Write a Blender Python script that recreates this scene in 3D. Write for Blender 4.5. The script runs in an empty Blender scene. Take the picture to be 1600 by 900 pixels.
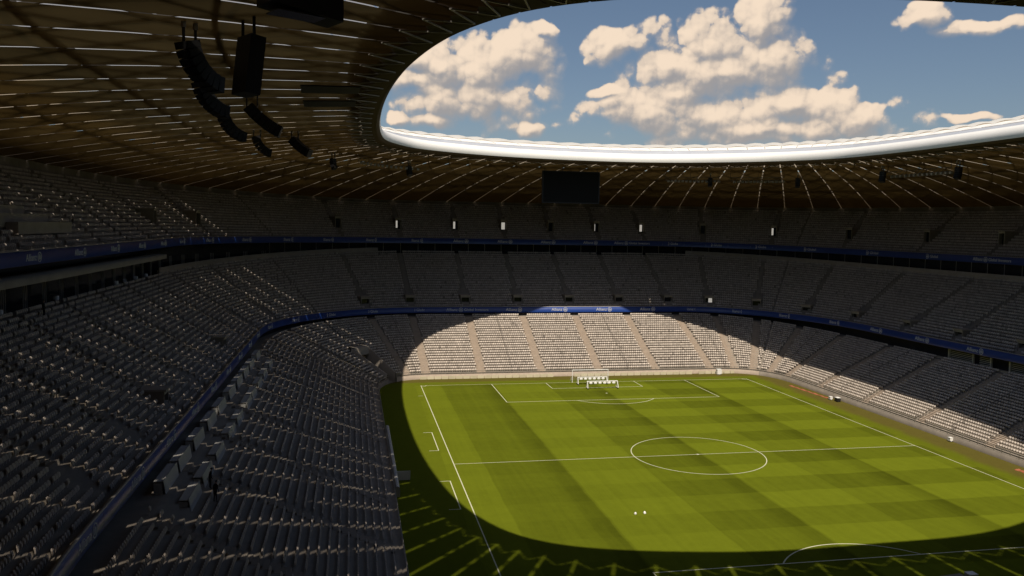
import bpy, math, random
import numpy as np
from mathutils import Matrix, Vector
random.seed(7); rng = np.random.default_rng(7)
sc = bpy.context.scene; COL = sc.collection
R_ = math.radians

# ------------------------------------------------------------------ camera
CAM = np.array([-47.0215, -104.0875, 31.2547])
YAW, PITCH, ROLL, FPX = 0.1934, -0.0766, 0.0165, 1275.57
fwd = np.array([math.sin(YAW)*math.cos(PITCH), math.cos(YAW)*math.cos(PITCH), math.sin(PITCH)])
rgt = np.cross(fwd, [0, 0, 1]); rgt /= np.linalg.norm(rgt); upv = np.cross(rgt, fwd)
r2 = math.cos(ROLL)*rgt + math.sin(ROLL)*upv; u2 = -math.sin(ROLL)*rgt + math.cos(ROLL)*upv
cd = bpy.data.cameras.new('camera'); cam = bpy.data.objects.new('camera', cd); COL.objects.link(cam)
cd.sensor_fit = 'HORIZONTAL'; cd.sensor_width = 36; cd.lens = 36*FPX/1600; cd.clip_start = 0.1; cd.clip_end = 20000
M4 = Matrix(((r2[0], u2[0], -fwd[0], CAM[0]), (r2[1], u2[1], -fwd[1], CAM[1]), (r2[2], u2[2], -fwd[2], CAM[2]), (0, 0, 0, 1)))
cam.matrix_world = M4; sc.camera = cam
# ------------------------------------------------------------------ light, exposure
SUNV = Vector((-0.111, -0.600, 1.0)).normalized()        # towards the sun
EL = math.asin(SUNV.z); AZ = math.atan2(SUNV.x, SUNV.y)
sd = bpy.data.lights.new('sun', 'SUN'); sun = bpy.data.objects.new('sun', sd); COL.objects.link(sun)
sd.energy = 5.0; sd.angle = R_(0.53); sd.color = (1.0, 0.90, 0.76)
sun.rotation_euler = SUNV.to_track_quat('Z', 'Y').to_euler()
vs = sc.view_settings; vs.view_transform = 'Standard'; vs.look = 'None'; vs.gamma = 1; vs.use_curve_mapping = False
vs.exposure = 0.05
cy = sc.cycles; cy.max_bounces = 6; cy.diffuse_bounces = 3; cy.transparent_max_bounces = 12; cy.transmission_bounces = 4
cy.use_denoising = True; cy.caustics_reflective = False; cy.caustics_refractive = False
cy.sample_clamp_indirect = 4.0

# ------------------------------------------------------------------ node helpers
def N(nt, typ, **kw):
    n = nt.nodes.new(typ)
    for k, v in kw.items():
        if k.startswith('i_'):
            key = k[2:]; n.inputs[int(key) if key.isdigit() else key].default_value = v
        else: setattr(n, k, v)
    return n
def L(nt, a, b): nt.links.new(a, b)
def _set(nt, sock, v):
    if v is None: return
    if isinstance(v, bpy.types.NodeSocket): nt.links.new(v, sock)
    else: sock.default_value = v
def math_(nt, op, a, b=None, c=None, clamp=False):
    n = nt.nodes.new('ShaderNodeMath'); n.operation = op; n.use_clamp = clamp
    _set(nt, n.inputs[0], a); _set(nt, n.inputs[1], b); _set(nt, n.inputs[2], c)
    return n.outputs[0]
def vmath(nt, op, a, b=None):
    n = nt.nodes.new('ShaderNodeVectorMath'); n.operation = op
    _set(nt, n.inputs[0], a); _set(nt, n.inputs[1], b)
    return n.outputs['Value'] if op in ('DOT_PRODUCT', 'LENGTH') else n.outputs[0]
def mixc(nt, f, a, b, mode='MIX'):
    n = nt.nodes.new('ShaderNodeMix'); n.data_type = 'RGBA'; n.blend_type = mode
    _set(nt, n.inputs[0], f); _set(nt, n.inputs[6], a); _set(nt, n.inputs[7], b)
    return n.outputs[2]
def ss(nt, v, lo, hi):
    n = nt.nodes.new('ShaderNodeMapRange'); n.interpolation_type = 'SMOOTHSTEP'
    _set(nt, n.inputs[0], v); n.inputs[1].default_value = lo; n.inputs[2].default_value = hi
    return n.outputs[0]

# ------------------------------------------------------------------ world: Nishita sky with cumulus
# cloud heaps: (azimuth, elevation, half width, half height) in radians, real bearings from the stand
CLOUDS = [(0.194, 0.201, .050, .034), (0.147, 0.181, .052, .032), (0.109, 0.184, .038, .026), (0.078, 0.196, .03, .018),
 (0.229, 0.233, .019, .011), (0.165, 0.154, .068, .032), (0.069, 0.171, .035, .014), (0.089, 0.122, .027, .009), (0.05, 0.124, .016, .009),
 (0.213, 0.118, .024, .010), (0.315, 0.212, .038, .016), (0.304, 0.158, .02, .008),
 (0.480, 0.228, .034, .031), (0.413, 0.208, .064, .030), (0.487, 0.193, .038, .030), (0.377, 0.190, .042, .026), (0.435, 0.178, .085, .030),
 (0.354, 0.137, .056, .030), (0.420, 0.130, .12, .030), (0.10, 0.150, .05, .022), (0.566, 0.144, .026, .024), (0.523, 0.140, .045, .022), (0.581, 0.122, .044, .021),
 (0.385, 0.156, .045, .022), (0.49, 0.114, .14, .017), (0.647, 0.229, .024, .011), (0.700, 0.212, .036, .0075),
 (0.695, 0.121, .025, .005)]
world = bpy.data.worlds.new('World'); sc.world = world; world.use_nodes = True
nt = world.node_tree; nt.nodes.clear()
g = bpy.data.node_groups.new('cloud_density', 'ShaderNodeTree')
g.interface.new_socket('P', in_out='INPUT', socket_type='NodeSocketVector')
g.interface.new_socket('D', in_out='OUTPUT', socket_type='NodeSocketFloat')
gi = g.nodes.new('NodeGroupInput'); go = g.nodes.new('NodeGroupOutput')
P = gi.outputs[0]
wn = N(g, 'ShaderNodeTexNoise', noise_dimensions='2D', i_Scale=22.0, i_Detail=3.0); L(g, P, wn.inputs['Vector'])
wv = vmath(g, 'MULTIPLY', vmath(g, 'SUBTRACT', wn.outputs['Color'], (0.5, 0.5, 0.5)), (0.022, 0.018, 0.0))
Pw = vmath(g, 'ADD', P, wv)
field = None
for (a, e, w, h) in CLOUDS:
    q = vmath(g, 'MULTIPLY', vmath(g, 'SUBTRACT', Pw, (a, e, 0)), (1/(w*1.04), 1/(h*1.08), 0))
    f = math_(g, 'SUBTRACT', 1.0, vmath(g, 'LENGTH', q))
    field = f if field is None else math_(g, 'SMOOTH_MAX', field, f, 0.12)
# the same weather goes on all round the sky
far = N(g, 'ShaderNodeTexNoise', noise_dimensions='2D', i_Scale=3.2, i_Detail=4.0, i_Roughness=0.5); L(g, vmath(g, 'MULTIPLY', P, (1, 2.0, 1)), far.inputs['Vector'])
sp = N(g, 'ShaderNodeSeparateXYZ'); L(g, P, sp.inputs[0])
da = math_(g, 'ABSOLUTE', math_(g, 'SUBTRACT', sp.outputs[0], 0.42))
de = math_(g, 'ABSOLUTE', math_(g, 'SUBTRACT', sp.outputs[1], 0.12))
om = math_(g, 'MAXIMUM', ss(g, da, 0.45, 0.62), ss(g, de, 0.19, 0.34))
gf = math_(g, 'MULTIPLY_ADD', far.outputs[0], 6.0, -4.5)
gf = math_(g, 'MULTIPLY_ADD', om, math_(g, 'ADD', gf, 3.0), -3.0)
field = math_(g, 'MAXIMUM', field, gf)
field = math_(g, 'MINIMUM', field, 1.1)
n1 = N(g, 'ShaderNodeTexNoise', noise_dimensions='2D', i_Scale=24.0, i_Detail=7.0, i_Roughness=0.55); L(g, P, n1.inputs['Vector'])
d = math_(g, 'MULTIPLY_ADD', math_(g, 'SUBTRACT', n1.outputs[0], 0.5), 0.85, field)
for scl, amp in ((24.0, 0.50), (55.0, 0.25), (125.0, 0.06)):      # rounded cauliflower puffs at three sizes
    w3 = N(g, 'ShaderNodeTexNoise', noise_dimensions='2D', i_Scale=scl*1.1, i_Detail=2.0); L(g, P, w3.inputs['Vector'])
    pv = vmath(g, 'ADD', P, vmath(g, 'MULTIPLY', vmath(g, 'SUBTRACT', w3.outputs['Color'], (0.5, 0.5, 0.5)), (0.55/scl, 0.55/scl, 0)))
    vv = N(g, 'ShaderNodeTexVoronoi', voronoi_dimensions='2D', feature='F1', i_Scale=scl, i_Randomness=1.0); L(g, pv, vv.inputs['Vector'])
    pf = math_(g, 'SUBTRACT', 0.78, math_(g, 'POWER', vv.outputs['Distance'], 2.0))
    d = math_(g, 'MULTIPLY_ADD', math_(g, 'SUBTRACT', pf, 0.55), amp*1.5, d)
d = math_(g, 'ADD', d, 0.22)
L(g, d, go.inputs[0])

tc = N(nt, 'ShaderNodeTexCoord'); s3 = N(nt, 'ShaderNodeSeparateXYZ'); L(nt, tc.outputs['Generated'], s3.inputs[0])
az = math_(nt, 'ARCTAN2', s3.outputs[0], s3.outputs[1]); el = math_(nt, 'ARCSINE', s3.outputs[2])
cv = N(nt, 'ShaderNodeCombineXYZ'); L(nt, az, cv.inputs[0]); L(nt, el, cv.inputs[1])
def dens(off):
    n = nt.nodes.new('ShaderNodeGroup'); n.node_tree = g
    L(nt, vmath(nt, 'ADD', cv.outputs[0], off) if off else cv.outputs[0], n.inputs[0]); return n.outputs[0]
d0 = dens(None); d1 = dens((-0.0028, 0.0048, 0.0)); d2 = dens((-0.009, 0.017, 0.0))
d1 = math_(nt, 'MAXIMUM', d1, -0.1); d2 = math_(nt, 'MAXIMUM', d2, -0.1)
lit = math_(nt, 'MULTIPLY_ADD', math_(nt, 'SUBTRACT', d0, d1), 1.35, 0.44)
lit = math_(nt, 'MULTIPLY_ADD', math_(nt, 'SUBTRACT', d0, d2), 0.80, lit)
lit = math_(nt, 'MULTIPLY_ADD', math_(nt, 'SUBTRACT', d0, 0.7), 0.16, lit)
lit = ss(nt, lit, -0.2, 1.35)
aw = math_(nt, 'MULTIPLY_ADD', ss(nt, lit, 0.25, 0.75), -0.56, 0.84)
alpha = math_(nt, 'MULTIPLY', ss(nt, math_(nt, 'DIVIDE', math_(nt, 'ADD', d0, 0.04), aw), 0.0, 1.0), math_(nt, 'MULTIPLY_ADD', ss(nt, lit, 0.0, 0.6), 0.15, 0.85))
ccol = mixc(nt, lit, (0.36, 0.33, 0.315, 1), (0.88, 0.71, 0.55, 1))
alpha = math_(nt, 'MULTIPLY', alpha, ss(nt, el, 0.0, 0.06))
sky = N(nt, 'ShaderNodeTexSky'); sky.sky_type = 'NISHITA'; sky.sun_disc = False
sky.sun_elevation = EL; sky.sun_rotation = AZ; sky.altitude = 500; sky.air_density = 1.0; sky.dust_density = 2.0; sky.ozone_density = 1.3
b1 = N(nt, 'ShaderNodeBackground'); L(nt, sky.outputs[0], b1.inputs[0]); b1.inputs[1].default_value = 0.067
b2 = N(nt, 'ShaderNodeBackground'); L(nt, ccol, b2.inputs[0]); b2.inputs[1].default_value = 1.0
mx = N(nt, 'ShaderNodeMixShader'); L(nt, alpha, mx.inputs[0]); L(nt, b1.outputs[0], mx.inputs[1]); L(nt, b2.outputs[0], mx.inputs[2])
wo = N(nt, 'ShaderNodeOutputWorld'); L(nt, mx.outputs[0], wo.inputs[0])
world.cycles.sampling_method = 'MANUAL'; world.cycles.sample_map_resolution = 512

# ------------------------------------------------------------------ materials
MATS = {}
def mat(name, col, rough=0.7, var=0.0, scale=1.0, metal=0.0, spec=0.3, emit=None, bump=0.0, tone=False):
    if name in MATS: return MATS[name]
    m = bpy.data.materials.new(name); m.use_nodes = True; t = m.node_tree; b = t.nodes['Principled BSDF']
    b.inputs['Roughness'].default_value = rough; b.inputs['Metallic'].default_value = metal; b.inputs['Specular IOR Level'].default_value = spec
    c = (*col, 1); out = None
    if var or bump or tone:
        geo = N(t, 'ShaderNodeNewGeometry')
        nz = N(t, 'ShaderNodeTexNoise', i_Scale=scale, i_Detail=5.0, i_Roughness=0.6); L(t, geo.outputs['Position'], nz.inputs['Vector'])
        k = math_(t, 'MULTIPLY_ADD', math_(t, 'SUBTRACT', nz.outputs[0], 0.5), 2*var, 1.0)
        if tone:
            at = N(t, 'ShaderNodeAttribute', attribute_name='tone')
            k = math_(t, 'ADD', k, at.outputs['Fac'])
        cm = N(t, 'ShaderNodeVectorMath', operation='SCALE'); cm.inputs[0].default_value = col; L(t, k, cm.inputs['Scale'])
        L(t, cm.outputs[0], b.inputs['Base Color'])
        if bump:
            bp = N(t, 'ShaderNodeBump', i_Strength=bump, i_Distance=0.02); L(t, nz.outputs[0], bp.inputs['Height']); L(t, bp.outputs[0], b.inputs['Normal'])
    else: b.inputs['Base Color'].default_value = c
    if emit: b.inputs['Emission Color'].default_value = (*emit[0], 1); b.inputs['Emission Strength'].default_value = emit[1]
    MATS[name] = m; return m
CONC = mat('concrete', (0.23, 0.20, 0.165), 0.85, 0.35, 0.6, bump=0.2)
CONC_L = mat('pale_concrete', (0.33, 0.29, 0.245), 0.85, 0.3, 0.5, bump=0.2)
AISLE = mat('aisle_concrete', (0.36, 0.295, 0.235), 0.85, 0.3, 1.2, bump=0.2)
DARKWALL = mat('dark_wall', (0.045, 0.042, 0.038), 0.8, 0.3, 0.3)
SEAT = mat('seat_plastic', (0.48, 0.42, 0.365), 0.6, 0.06, 3.0, spec=0.22, tone=True)
WHITE = mat('white_paint', (0.8, 0.79, 0.76), 0.5, 0.05, 1.0)
RIMW = mat('white_rim_membrane', (0.84, 0.83, 0.80), 0.4, 0.05, 0.2, spec=0.4)
STEEL = mat('dark_steel', (0.06, 0.055, 0.05), 0.5, 0.2, 1.0, spec=0.4)
BLACK = mat('black_casing', (0.018, 0.018, 0.019), 0.5, 0.2, 2.0)
GALV = mat('galvanised_rail', (0.34, 0.32, 0.29), 0.45, 0.15, 2.0, metal=0.4)
BLUE = mat('blue_board', (0.012, 0.045, 0.22), 0.35, 0.25, 0.15, spec=0.5)
BTXT = mat('board_lettering', (0.66, 0.68, 0.70), 0.5, 0.05, 1.0)
GLASS_SHADE = mat('dark_glass_and_shade', (0.012, 0.014, 0.016), 0.12, spec=0.6)  # glazing and lenses, also the dark sheets painted for shaded openings
DAYGLOW = mat('daylight_glow', (0.8, 0.78, 0.72), 0.5, emit=((1.0, 0.93, 0.82), 0.34))  # added glow in place of daylight through the doorways, no lamp
CREAM = mat('cream_panel', (0.55, 0.50, 0.36), 0.7, 0.15, 1.0)
DESK = mat('grey_desk_panel', (0.46, 0.45, 0.42), 0.6, 0.12, 0.8)
ORANGE = mat('orange_mat', (0.30, 0.10, 0.05), 0.8, 0.3, 2.0)
CLOTH = mat('dark_cloth', (0.02, 0.02, 0.022), 0.9, 0.3, 6.0)
SKIN = mat('skin', (0.42, 0.26, 0.19), 0.6, 0.1, 5.0)
LCLOTH = mat('pale_cloth', (0.5, 0.48, 0.45), 0.9, 0.2, 6.0)
NET = mat('net_cord', (0.62, 0.62, 0.6), 0.8)

def fabric_mat():
    m = bpy.data.materials.new('ceiling_fabric'); m.use_nodes = True; t = m.node_tree; t.nodes.clear()
    geo = N(t, 'ShaderNodeNewGeometry'); oi = N(t, 'ShaderNodeObjectInfo')
    nz = N(t, 'ShaderNodeTexNoise', i_Scale=0.35, i_Detail=6.0); L(t, geo.outputs['Position'], nz.inputs['Vector'])
    k = math_(t, 'ADD', math_(t, 'MULTIPLY_ADD', nz.outputs[0], 0.5, 0.55), math_(t, 'MULTIPLY', oi.outputs['Random'], 0.4))
    def tint(col):
        s = N(t, 'ShaderNodeVectorMath', operation='SCALE'); s.inputs[0].default_value = col; L(t, k, s.inputs['Scale']); return s.outputs[0]
    df = N(t, 'ShaderNodeBsdfDiffuse'); L(t, tint((0.046, 0.031, 0.0145)), df.inputs[0])
    tr = N(t, 'ShaderNodeBsdfTranslucent'); L(t, tint((0.006, 0.0036, 0.0012)), tr.inputs[0])
    rf = N(t, 'ShaderNodeBsdfRefraction', i_Roughness=0.62, i_IOR=1.02); L(t, tint((0.21, 0.160, 0.070)), rf.inputs[0])
    a = N(t, 'ShaderNodeAddShader'); L(t, df.outputs[0], a.inputs[0]); L(t, tr.outputs[0], a.inputs[1])
    mm = N(t, 'ShaderNodeMixShader', i_0=0.27); L(t, a.outputs[0], mm.inputs[1]); L(t, rf.outputs[0], mm.inputs[2])
    o = N(t, 'ShaderNodeOutputMaterial'); L(t, mm.outputs[0], o.inputs[0]); return m
FABRIC = fabric_mat()
def skin_mat(name, clear, thru=0.55):
    m = bpy.data.materials.new(name); m.use_nodes = True; t = m.node_tree; t.nodes.clear()
    df = N(t, 'ShaderNodeBsdfDiffuse'); df.inputs[0].default_value = (0.75, 0.74, 0.71, 1)
    tr = N(t, 'ShaderNodeBsdfTranslucent'); tr.inputs[0].default_value = (0.82, 0.70, 0.53, 1)
    tp = N(t, 'ShaderNodeBsdfTransparent'); tp.inputs[0].default_value = (0.95, 0.95, 0.95, 1)
    a = N(t, 'ShaderNodeMixShader', i_0=thru); L(t, df.outputs[0], a.inputs[1]); L(t, tr.outputs[0], a.inputs[2])
    b = N(t, 'ShaderNodeMixShader', i_0=clear); L(t, a.outputs[0], b.inputs[1]); L(t, tp.outputs[0], b.inputs[2])
    o = N(t, 'ShaderNodeOutputMaterial'); L(t, b.outputs[0], o.inputs[0]); return m
FOIL = skin_mat('clear_roof_foil', 0.62); FOIL_BLOCK = skin_mat('sun_blocking_foil', 0.0, 0.36)  # second foil made sun-blocking to keep stripes off the far and upper seats
def grass_mat():
    m = bpy.data.materials.new('mown_grass'); m.use_nodes = True; t = m.node_tree; b = t.nodes['Principled BSDF']
    b.inputs['Roughness'].default_value = 0.9; b.inputs['Specular IOR Level'].default_value = 0.02
    geo = N(t, 'ShaderNodeNewGeometry'); s = N(t, 'ShaderNodeSeparateXYZ')
    wob = N(t, 'ShaderNodeTexNoise', i_Scale=0.25, i_Detail=2.0); L(t, geo.outputs['Position'], wob.inputs['Vector'])
    pw = vmath(t, 'ADD', geo.outputs['Position'], vmath(t, 'MULTIPLY', vmath(t, 'SUBTRACT', wob.outputs['Color'], (.5, .5, .5)), (0.5, 0.5, 0)))
    L(t, pw, s.inputs[0]); X, Y = s.outputs[0], s.outputs[1]
    def band(v, per, ph, soft):   # soft square wave 0..1
        f = math_(t, 'FRACT', math_(t, 'ADD', math_(t, 'DIVIDE', v, per), ph))
        return math_(t, 'MULTIPLY', ss(t, f, 0.0, soft), math_(t, 'SUBTRACT', 1.0, ss(t, f, 0.5, 0.5+soft)))
    yb = band(Y, 11.0, 0.0, 0.03)            # light from 0 to 5.5
    xb = band(X, 20.6, -0.03, 0.015)         # light from about 0.6 to 10.9
    fx = math_(t, 'FRACT', math_(t, 'ADD', math_(t, 'DIVIDE', X, 20.6), -0.03))
    edge = ss(t, fx, 0.80, 0.985)            # darker towards the end of a pass
    edge = math_(t, 'MULTIPLY', edge, math_(t, 'SUBTRACT', 1.0, ss(t, fx, 0.99, 1.0)))
    inside = math_(t, 'MULTIPLY', math_(t, 'LESS_THAN', math_(t, 'ABSOLUTE', X), 35.2), math_(t, 'LESS_THAN', math_(t, 'ABSOLUTE', Y), 52.6))
    ya = ss(t, X, -30.0, 20.0)
    k = math_(t, 'MULTIPLY', math_(t, 'SUBTRACT', yb, 0.5), math_(t, 'MULTIPLY_ADD', ya, 0.21, 0.05))
    k = math_(t, 'ADD', k, math_(t, 'MULTIPLY', math_(t, 'SUBTRACT', xb, 0.5), math_(t, 'MULTIPLY_ADD', ya, -0.08, 0.24)))
    k = math_(t, 'SUBTRACT', k, math_(t, 'MULTIPLY', edge, 0.22))
    # fine mower streaks along the pitch
    st = N(t, 'ShaderNodeTexNoise', i_Scale=1.0, i_Detail=4.0, i_Roughness=0.6); L(t, vmath(t, 'MULTIPLY', pw, (1.3, 0.03, 1)), st.inputs['Vector'])
    k = math_(t, 'ADD', k, math_(t, 'MULTIPLY', math_(t, 'SUBTRACT', st.outputs[0], 0.5), 0.35))
    k = math_(t, 'MULTIPLY', k, inside)
    fn = N(t, 'ShaderNodeTexNoise', i_Scale=0.7, i_Detail=8.0, i_Roughness=0.65); L(t, geo.outputs['Position'], fn.inputs['Vector'])
    k = math_(t, 'ADD', k, math_(t, 'MULTIPLY', math_(t, 'SUBTRACT', fn.outputs[0], 0.5), 0.32))
    k = math_(t, 'ADD', k, 1.0)
    # worn brownish run-off strip outside the turf on the right
    wn_ = N(t, 'ShaderNodeTexNoise', i_Scale=0.3, i_Detail=4.0); L(t, geo.outputs['Position'], wn_.inputs['Vector'])
    worn = math_(t, 'MAXIMUM', ss(t, math_(t, 'ADD', X, math_(t, 'MULTIPLY', wn_.outputs[0], 2.0)), 37.0, 39.5),
                 ss(t, math_(t, 'ADD', Y, math_(t, 'MULTIPLY', wn_.outputs[0], 1.5)), 55.2, 57.2))
    base = mixc(t, worn, (0.099, 0.119, 0.0072, 1), (0.096, 0.082, 0.018, 1))
    sc_ = N(t, 'ShaderNodeVectorMath', operation='SCALE'); L(t, base, sc_.inputs[0]); L(t, k, sc_.inputs['Scale'])
    L(t, sc_.outputs[0], b.inputs['Base Color'])
    f2 = N(t, 'ShaderNodeTexNoise', i_Scale=9.0, i_Detail=3.0); L(t, geo.outputs['Position'], f2.inputs['Vector'])
    bp = N(t, 'ShaderNodeBump', i_Strength=0.5, i_Distance=0.06); L(t, f2.outputs[0], bp.inputs['Height']); L(t, bp.outputs[0], b.inputs['Normal'])
    return m
GRASS = grass_mat()
EARTH = mat('outer_ground', (0.16, 0.16, 0.12), 0.9, 0.4, 0.02)

# ------------------------------------------------------------------ mesh helpers
def mesh_np(name, V, F, material, parent=None, smooth=False):
    V = np.asarray(V, np.float32); me = bpy.data.meshes.new(name)
    if isinstance(F, np.ndarray) and F.ndim == 2:
        n, k = F.shape
        me.vertices.add(len(V)); me.vertices.foreach_set('co', V.ravel())
        me.loops.add(n*k); me.loops.foreach_set('vertex_index', F.astype(np.int32).ravel())
        me.polygons.add(n); me.polygons.foreach_set('loop_start', np.arange(0, n*k, k, dtype=np.int32)); me.update(calc_edges=True)
    else: me.from_pydata([tuple(v) for v in V.tolist()], [], [tuple(f) for f in F])
    if smooth: me.polygons.foreach_set('use_smooth', np.ones(len(me.polygons), bool))
    if material: me.materials.append(material)
    return link(name, me, parent)
def link(name, me, parent=None):
    o = bpy.data.objects.new(name, me); COL.objects.link(o)
    if parent: o.parent = parent
    return o
def empty(name, loc=(0, 0, 0), rz=0):
    o = bpy.data.objects.new(name, None); COL.objects.link(o); o.location = loc; o.rotation_euler[2] = rz; return o
def tag(o, label=None, cat=None, group=None, kind=None):
    if label: o['label'] = label
    if cat: o['category'] = cat
    if group: o['group'] = group
    if kind: o['kind'] = kind
    return o
class MB:
    def __init__(s): s.v = []; s.f = []
    def add(s, v, f):
        b = len(s.v); s.v += [tuple(map(float, p)) for p in v]; s.f += [tuple(i+b for i in q) for q in f]; return s
    def box(s, c, d, rz=0.0, bevel=0):
        x, y, z = d[0]/2, d[1]/2, d[2]/2; cs, sn = math.cos(rz), math.sin(rz)
        pts = [(sx*x, sy*y, sz*z) for sz in (-1, 1) for sy in (-1, 1) for sx in (-1, 1)]
        return s.add([(c[0]+p[0]*cs-p[1]*sn, c[1]+p[0]*sn+p[1]*cs, c[2]+p[2]) for p in pts],
                     [(0, 2, 3, 1), (4, 5, 7, 6), (0, 1, 5, 4), (2, 6, 7, 3), (0, 4, 6, 2), (1, 3, 7, 5)])
    def bar(s, a, b, w, n=4, w2=None):
        a = np.array(a, float); b = np.array(b, float); d = b-a; ln = np.linalg.norm(d)
        if ln < 1e-6: return s
        d /= ln; ref = np.array([0, 0, 1.]) if abs(d[2]) < 0.95 else np.array([1., 0, 0])
        e1 = np.cross(d, ref); e1 /= np.linalg.norm(e1); e2 = np.cross(d, e1); w2 = w if w2 is None else w2
        pts = []
        for c, ww in ((a, w), (b, w2)):
            for k in range(n):
                th = 2*math.pi*(k+.5)/n; pts.append(c+ww*(math.cos(th)*e1+math.sin(th)*e2))
        f = [(k, (k+1) % n, n+(k+1) % n, n+k) for k in range(n)]+[tuple(range(n))[::-1], tuple(range(n, 2*n))]
        return s.add(pts, f)
    def build(s, name, m, parent=None, smooth=False):
        me = bpy.data.meshes.new(name); me.from_pydata(s.v, [], s.f); me.materials.append(m)
        if smooth: me.polygons.foreach_set('use_smooth', np.ones(len(me.polygons), bool))
        return link(name, me, parent)
def grid(A, closed=False):
    """A: (n, m, 3) points -> verts, quads"""
    n, m = A.shape[:2]; I = np.arange(n*m).reshape(n, m)
    q = np.stack([I[:-1, :-1], I[1:, :-1], I[1:, 1:], I[:-1, 1:]], -1).reshape(-1, 4)
    return A.reshape(-1, 3), q

# ------------------------------------------------------------------ bowl curves, parameter t in 0..8 round the bowl
# 0-1 left side (near to far), 1-2 far left corner, 2-3 far end, 3-4 corner, 4-5 right side, 5-6 corner, 6-7 near end, 7-8 corner
def curve(xl, xr, yf, yn, zl, zf, zr, zn, e=2.0, en=None):
    def f(t):
        t = np.mod(np.atleast_1d(np.asarray(t, float)), 8.0); seg = np.floor(t).astype(int); u = t-seg
        th = u*math.pi/2; c = np.cos(th)**(2/e); s = np.sin(th)**(2/e); cn = np.cos(th)**(2/(en or e)); sn = np.sin(th)**(2/(en or e))
        xs = [np.full_like(u, xl), -30+(xl+30)*c, -30+60*u, 30+(xr-30)*s, np.full_like(u, xr), 30+(xr-30)*c, 30-60*u, -30+(xl+30)*sn]
        ys = [-45+90*u, 45+(yf-45)*s, np.full_like(u, yf), 45+(yf-45)*c, 45-90*u, -45+(yn+45)*s, np.full_like(u, yn), -45+(yn+45)*cn]
        w = u*u*(3-2*u)
        zs = [np.full_like(u, zl), zl+(zf-zl)*w, np.full_like(u, zf), zf+(zr-zf)*w, np.full_like(u, zr), zr+(zn-zr)*w, np.full_like(u, zn), zn+(zl-zn)*w]
        return np.stack([np.choose(seg, xs), np.choose(seg, ys), np.choose(seg, zs)], -1)
    return f
def normal(f, t):
    a = f(np.asarray(t)-1e-4); b = f(np.asarray(t)+1e-4); d = (b-a)[:, :2]; d /= np.linalg.norm(d, axis=1)[:, None]
    return np.stack([-d[:, 1], d[:, 0], 0*d[:, 0]], -1)       # outward (travel is clockwise seen from above -> left of travel)
WALL = curve(-42.2, 41.3, 59.3, -59.3, 0, 0, 0, 0, 2.6, 3.4)
LF = curve(-42.75, 41.85, 59.85, -59.85, 1.05, 1.05, 1.05, 1.05, 2.6, 3.4)
LB = curve(-61.8, 57.0, 80.4, -80.4, 9.6, 10.2, 8.4, 10.0, 2.1, 3.4)
MBRD = curve(-63.0, 57.5, 82.3, -82.3, 12.25, 12.25, 11.9, 12.25, 2.0, 3.4)
MF = curve(-63.6, 58.1, 82.9, -82.9, 11.5, 11.5, 11.15, 11.5, 2.0, 3.4)
MBK = curve(-79.6, 75.2, 103.6, -104.0, 21.4, 23.8, 21.8, 23.5, 2.0, 3.0)
UBRD = curve(-77.0, 76.0, 101.2, -105.4, 28.1, 27.75, 26.7, 28.0)
UF = curve(-77.6, 76.6, 101.8, -106.0, 27.5, 27.1, 26.1, 27.3)
UBK = curve(-91.3, 90.0, 114.9, -119.5, 37.2, 36.0, 35.4, 36.8)
OUT = curve(-93.0, 92.0, 117.0, -121.5, 39.4, 37.5, 37.2, 39.4)
RIMK = [(0, -42.3, -28, 45), (.5, -43.4, 0, 45), (1, -42.4, 28, 45), (1.333, -39.9, 40, 45), (1.667, -33, 50.6, 45), (2, -17, 59.6, 45),
        (2.5, 4, 63.4, 45), (3, 20, 59.5, 44.9), (3.333, 33, 48.5, 44.7), (3.667, 39.3, 35.5, 44.4), (4, 40.9, 22, 44.2), (4.5, 41.2, 0, 44.1), (5, 40.4, -26, 44.2),
        (5.333, 37.5, -40, 44.5), (5.667, 31.5, -50.5, 44.8), (6, 16, -58.6, 45), (6.5, -1, -60.4, 45), (7, -17, -60, 45), (7.333, -32, -55.8, 45), (7.667, -39, -46.3, 45)]
def RIM(t):
    K = np.array(RIMK); K = np.vstack([K[-2:]-[8, 0, 0, 0], K, K[:3]+[8, 0, 0, 0]]); T = K[:, 0]; Pk = K[:, 1:]
    m = np.zeros_like(Pk); m[1:-1] = (Pk[2:]-Pk[:-2])/(T[2:]-T[:-2])[:, None]
    t = np.mod(np.atleast_1d(np.asarray(t, float)), 8.0); i = np.clip(np.searchsorted(T, t, side='right')-1, 1, len(T)-3)
    h = (T[i+1]-T[i])[:, None]; u = ((t-T[i])[:, None])/h
    return (2*u**3-3*u**2+1)*Pk[i]+(u**3-2*u**2+u)*h*m[i]+(-2*u**3+3*u**2)*Pk[i+1]+(u**3-u**2)*h*m[i+1]
def CEIL(t, s, lift=0.0):
    """ceiling point: s = 0 at the rim, 1 at the outer edge"""
    a = RIM(t); b = OUT(t); s = np.asarray(s, float)
    if s.ndim == 0: s = np.full(len(a), float(s))
    p = a+(b-a)*s[:, None]; p[:, 2] += 1.6*np.sin(np.pi*s)*0.55-0.35+lift
    return p
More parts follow.
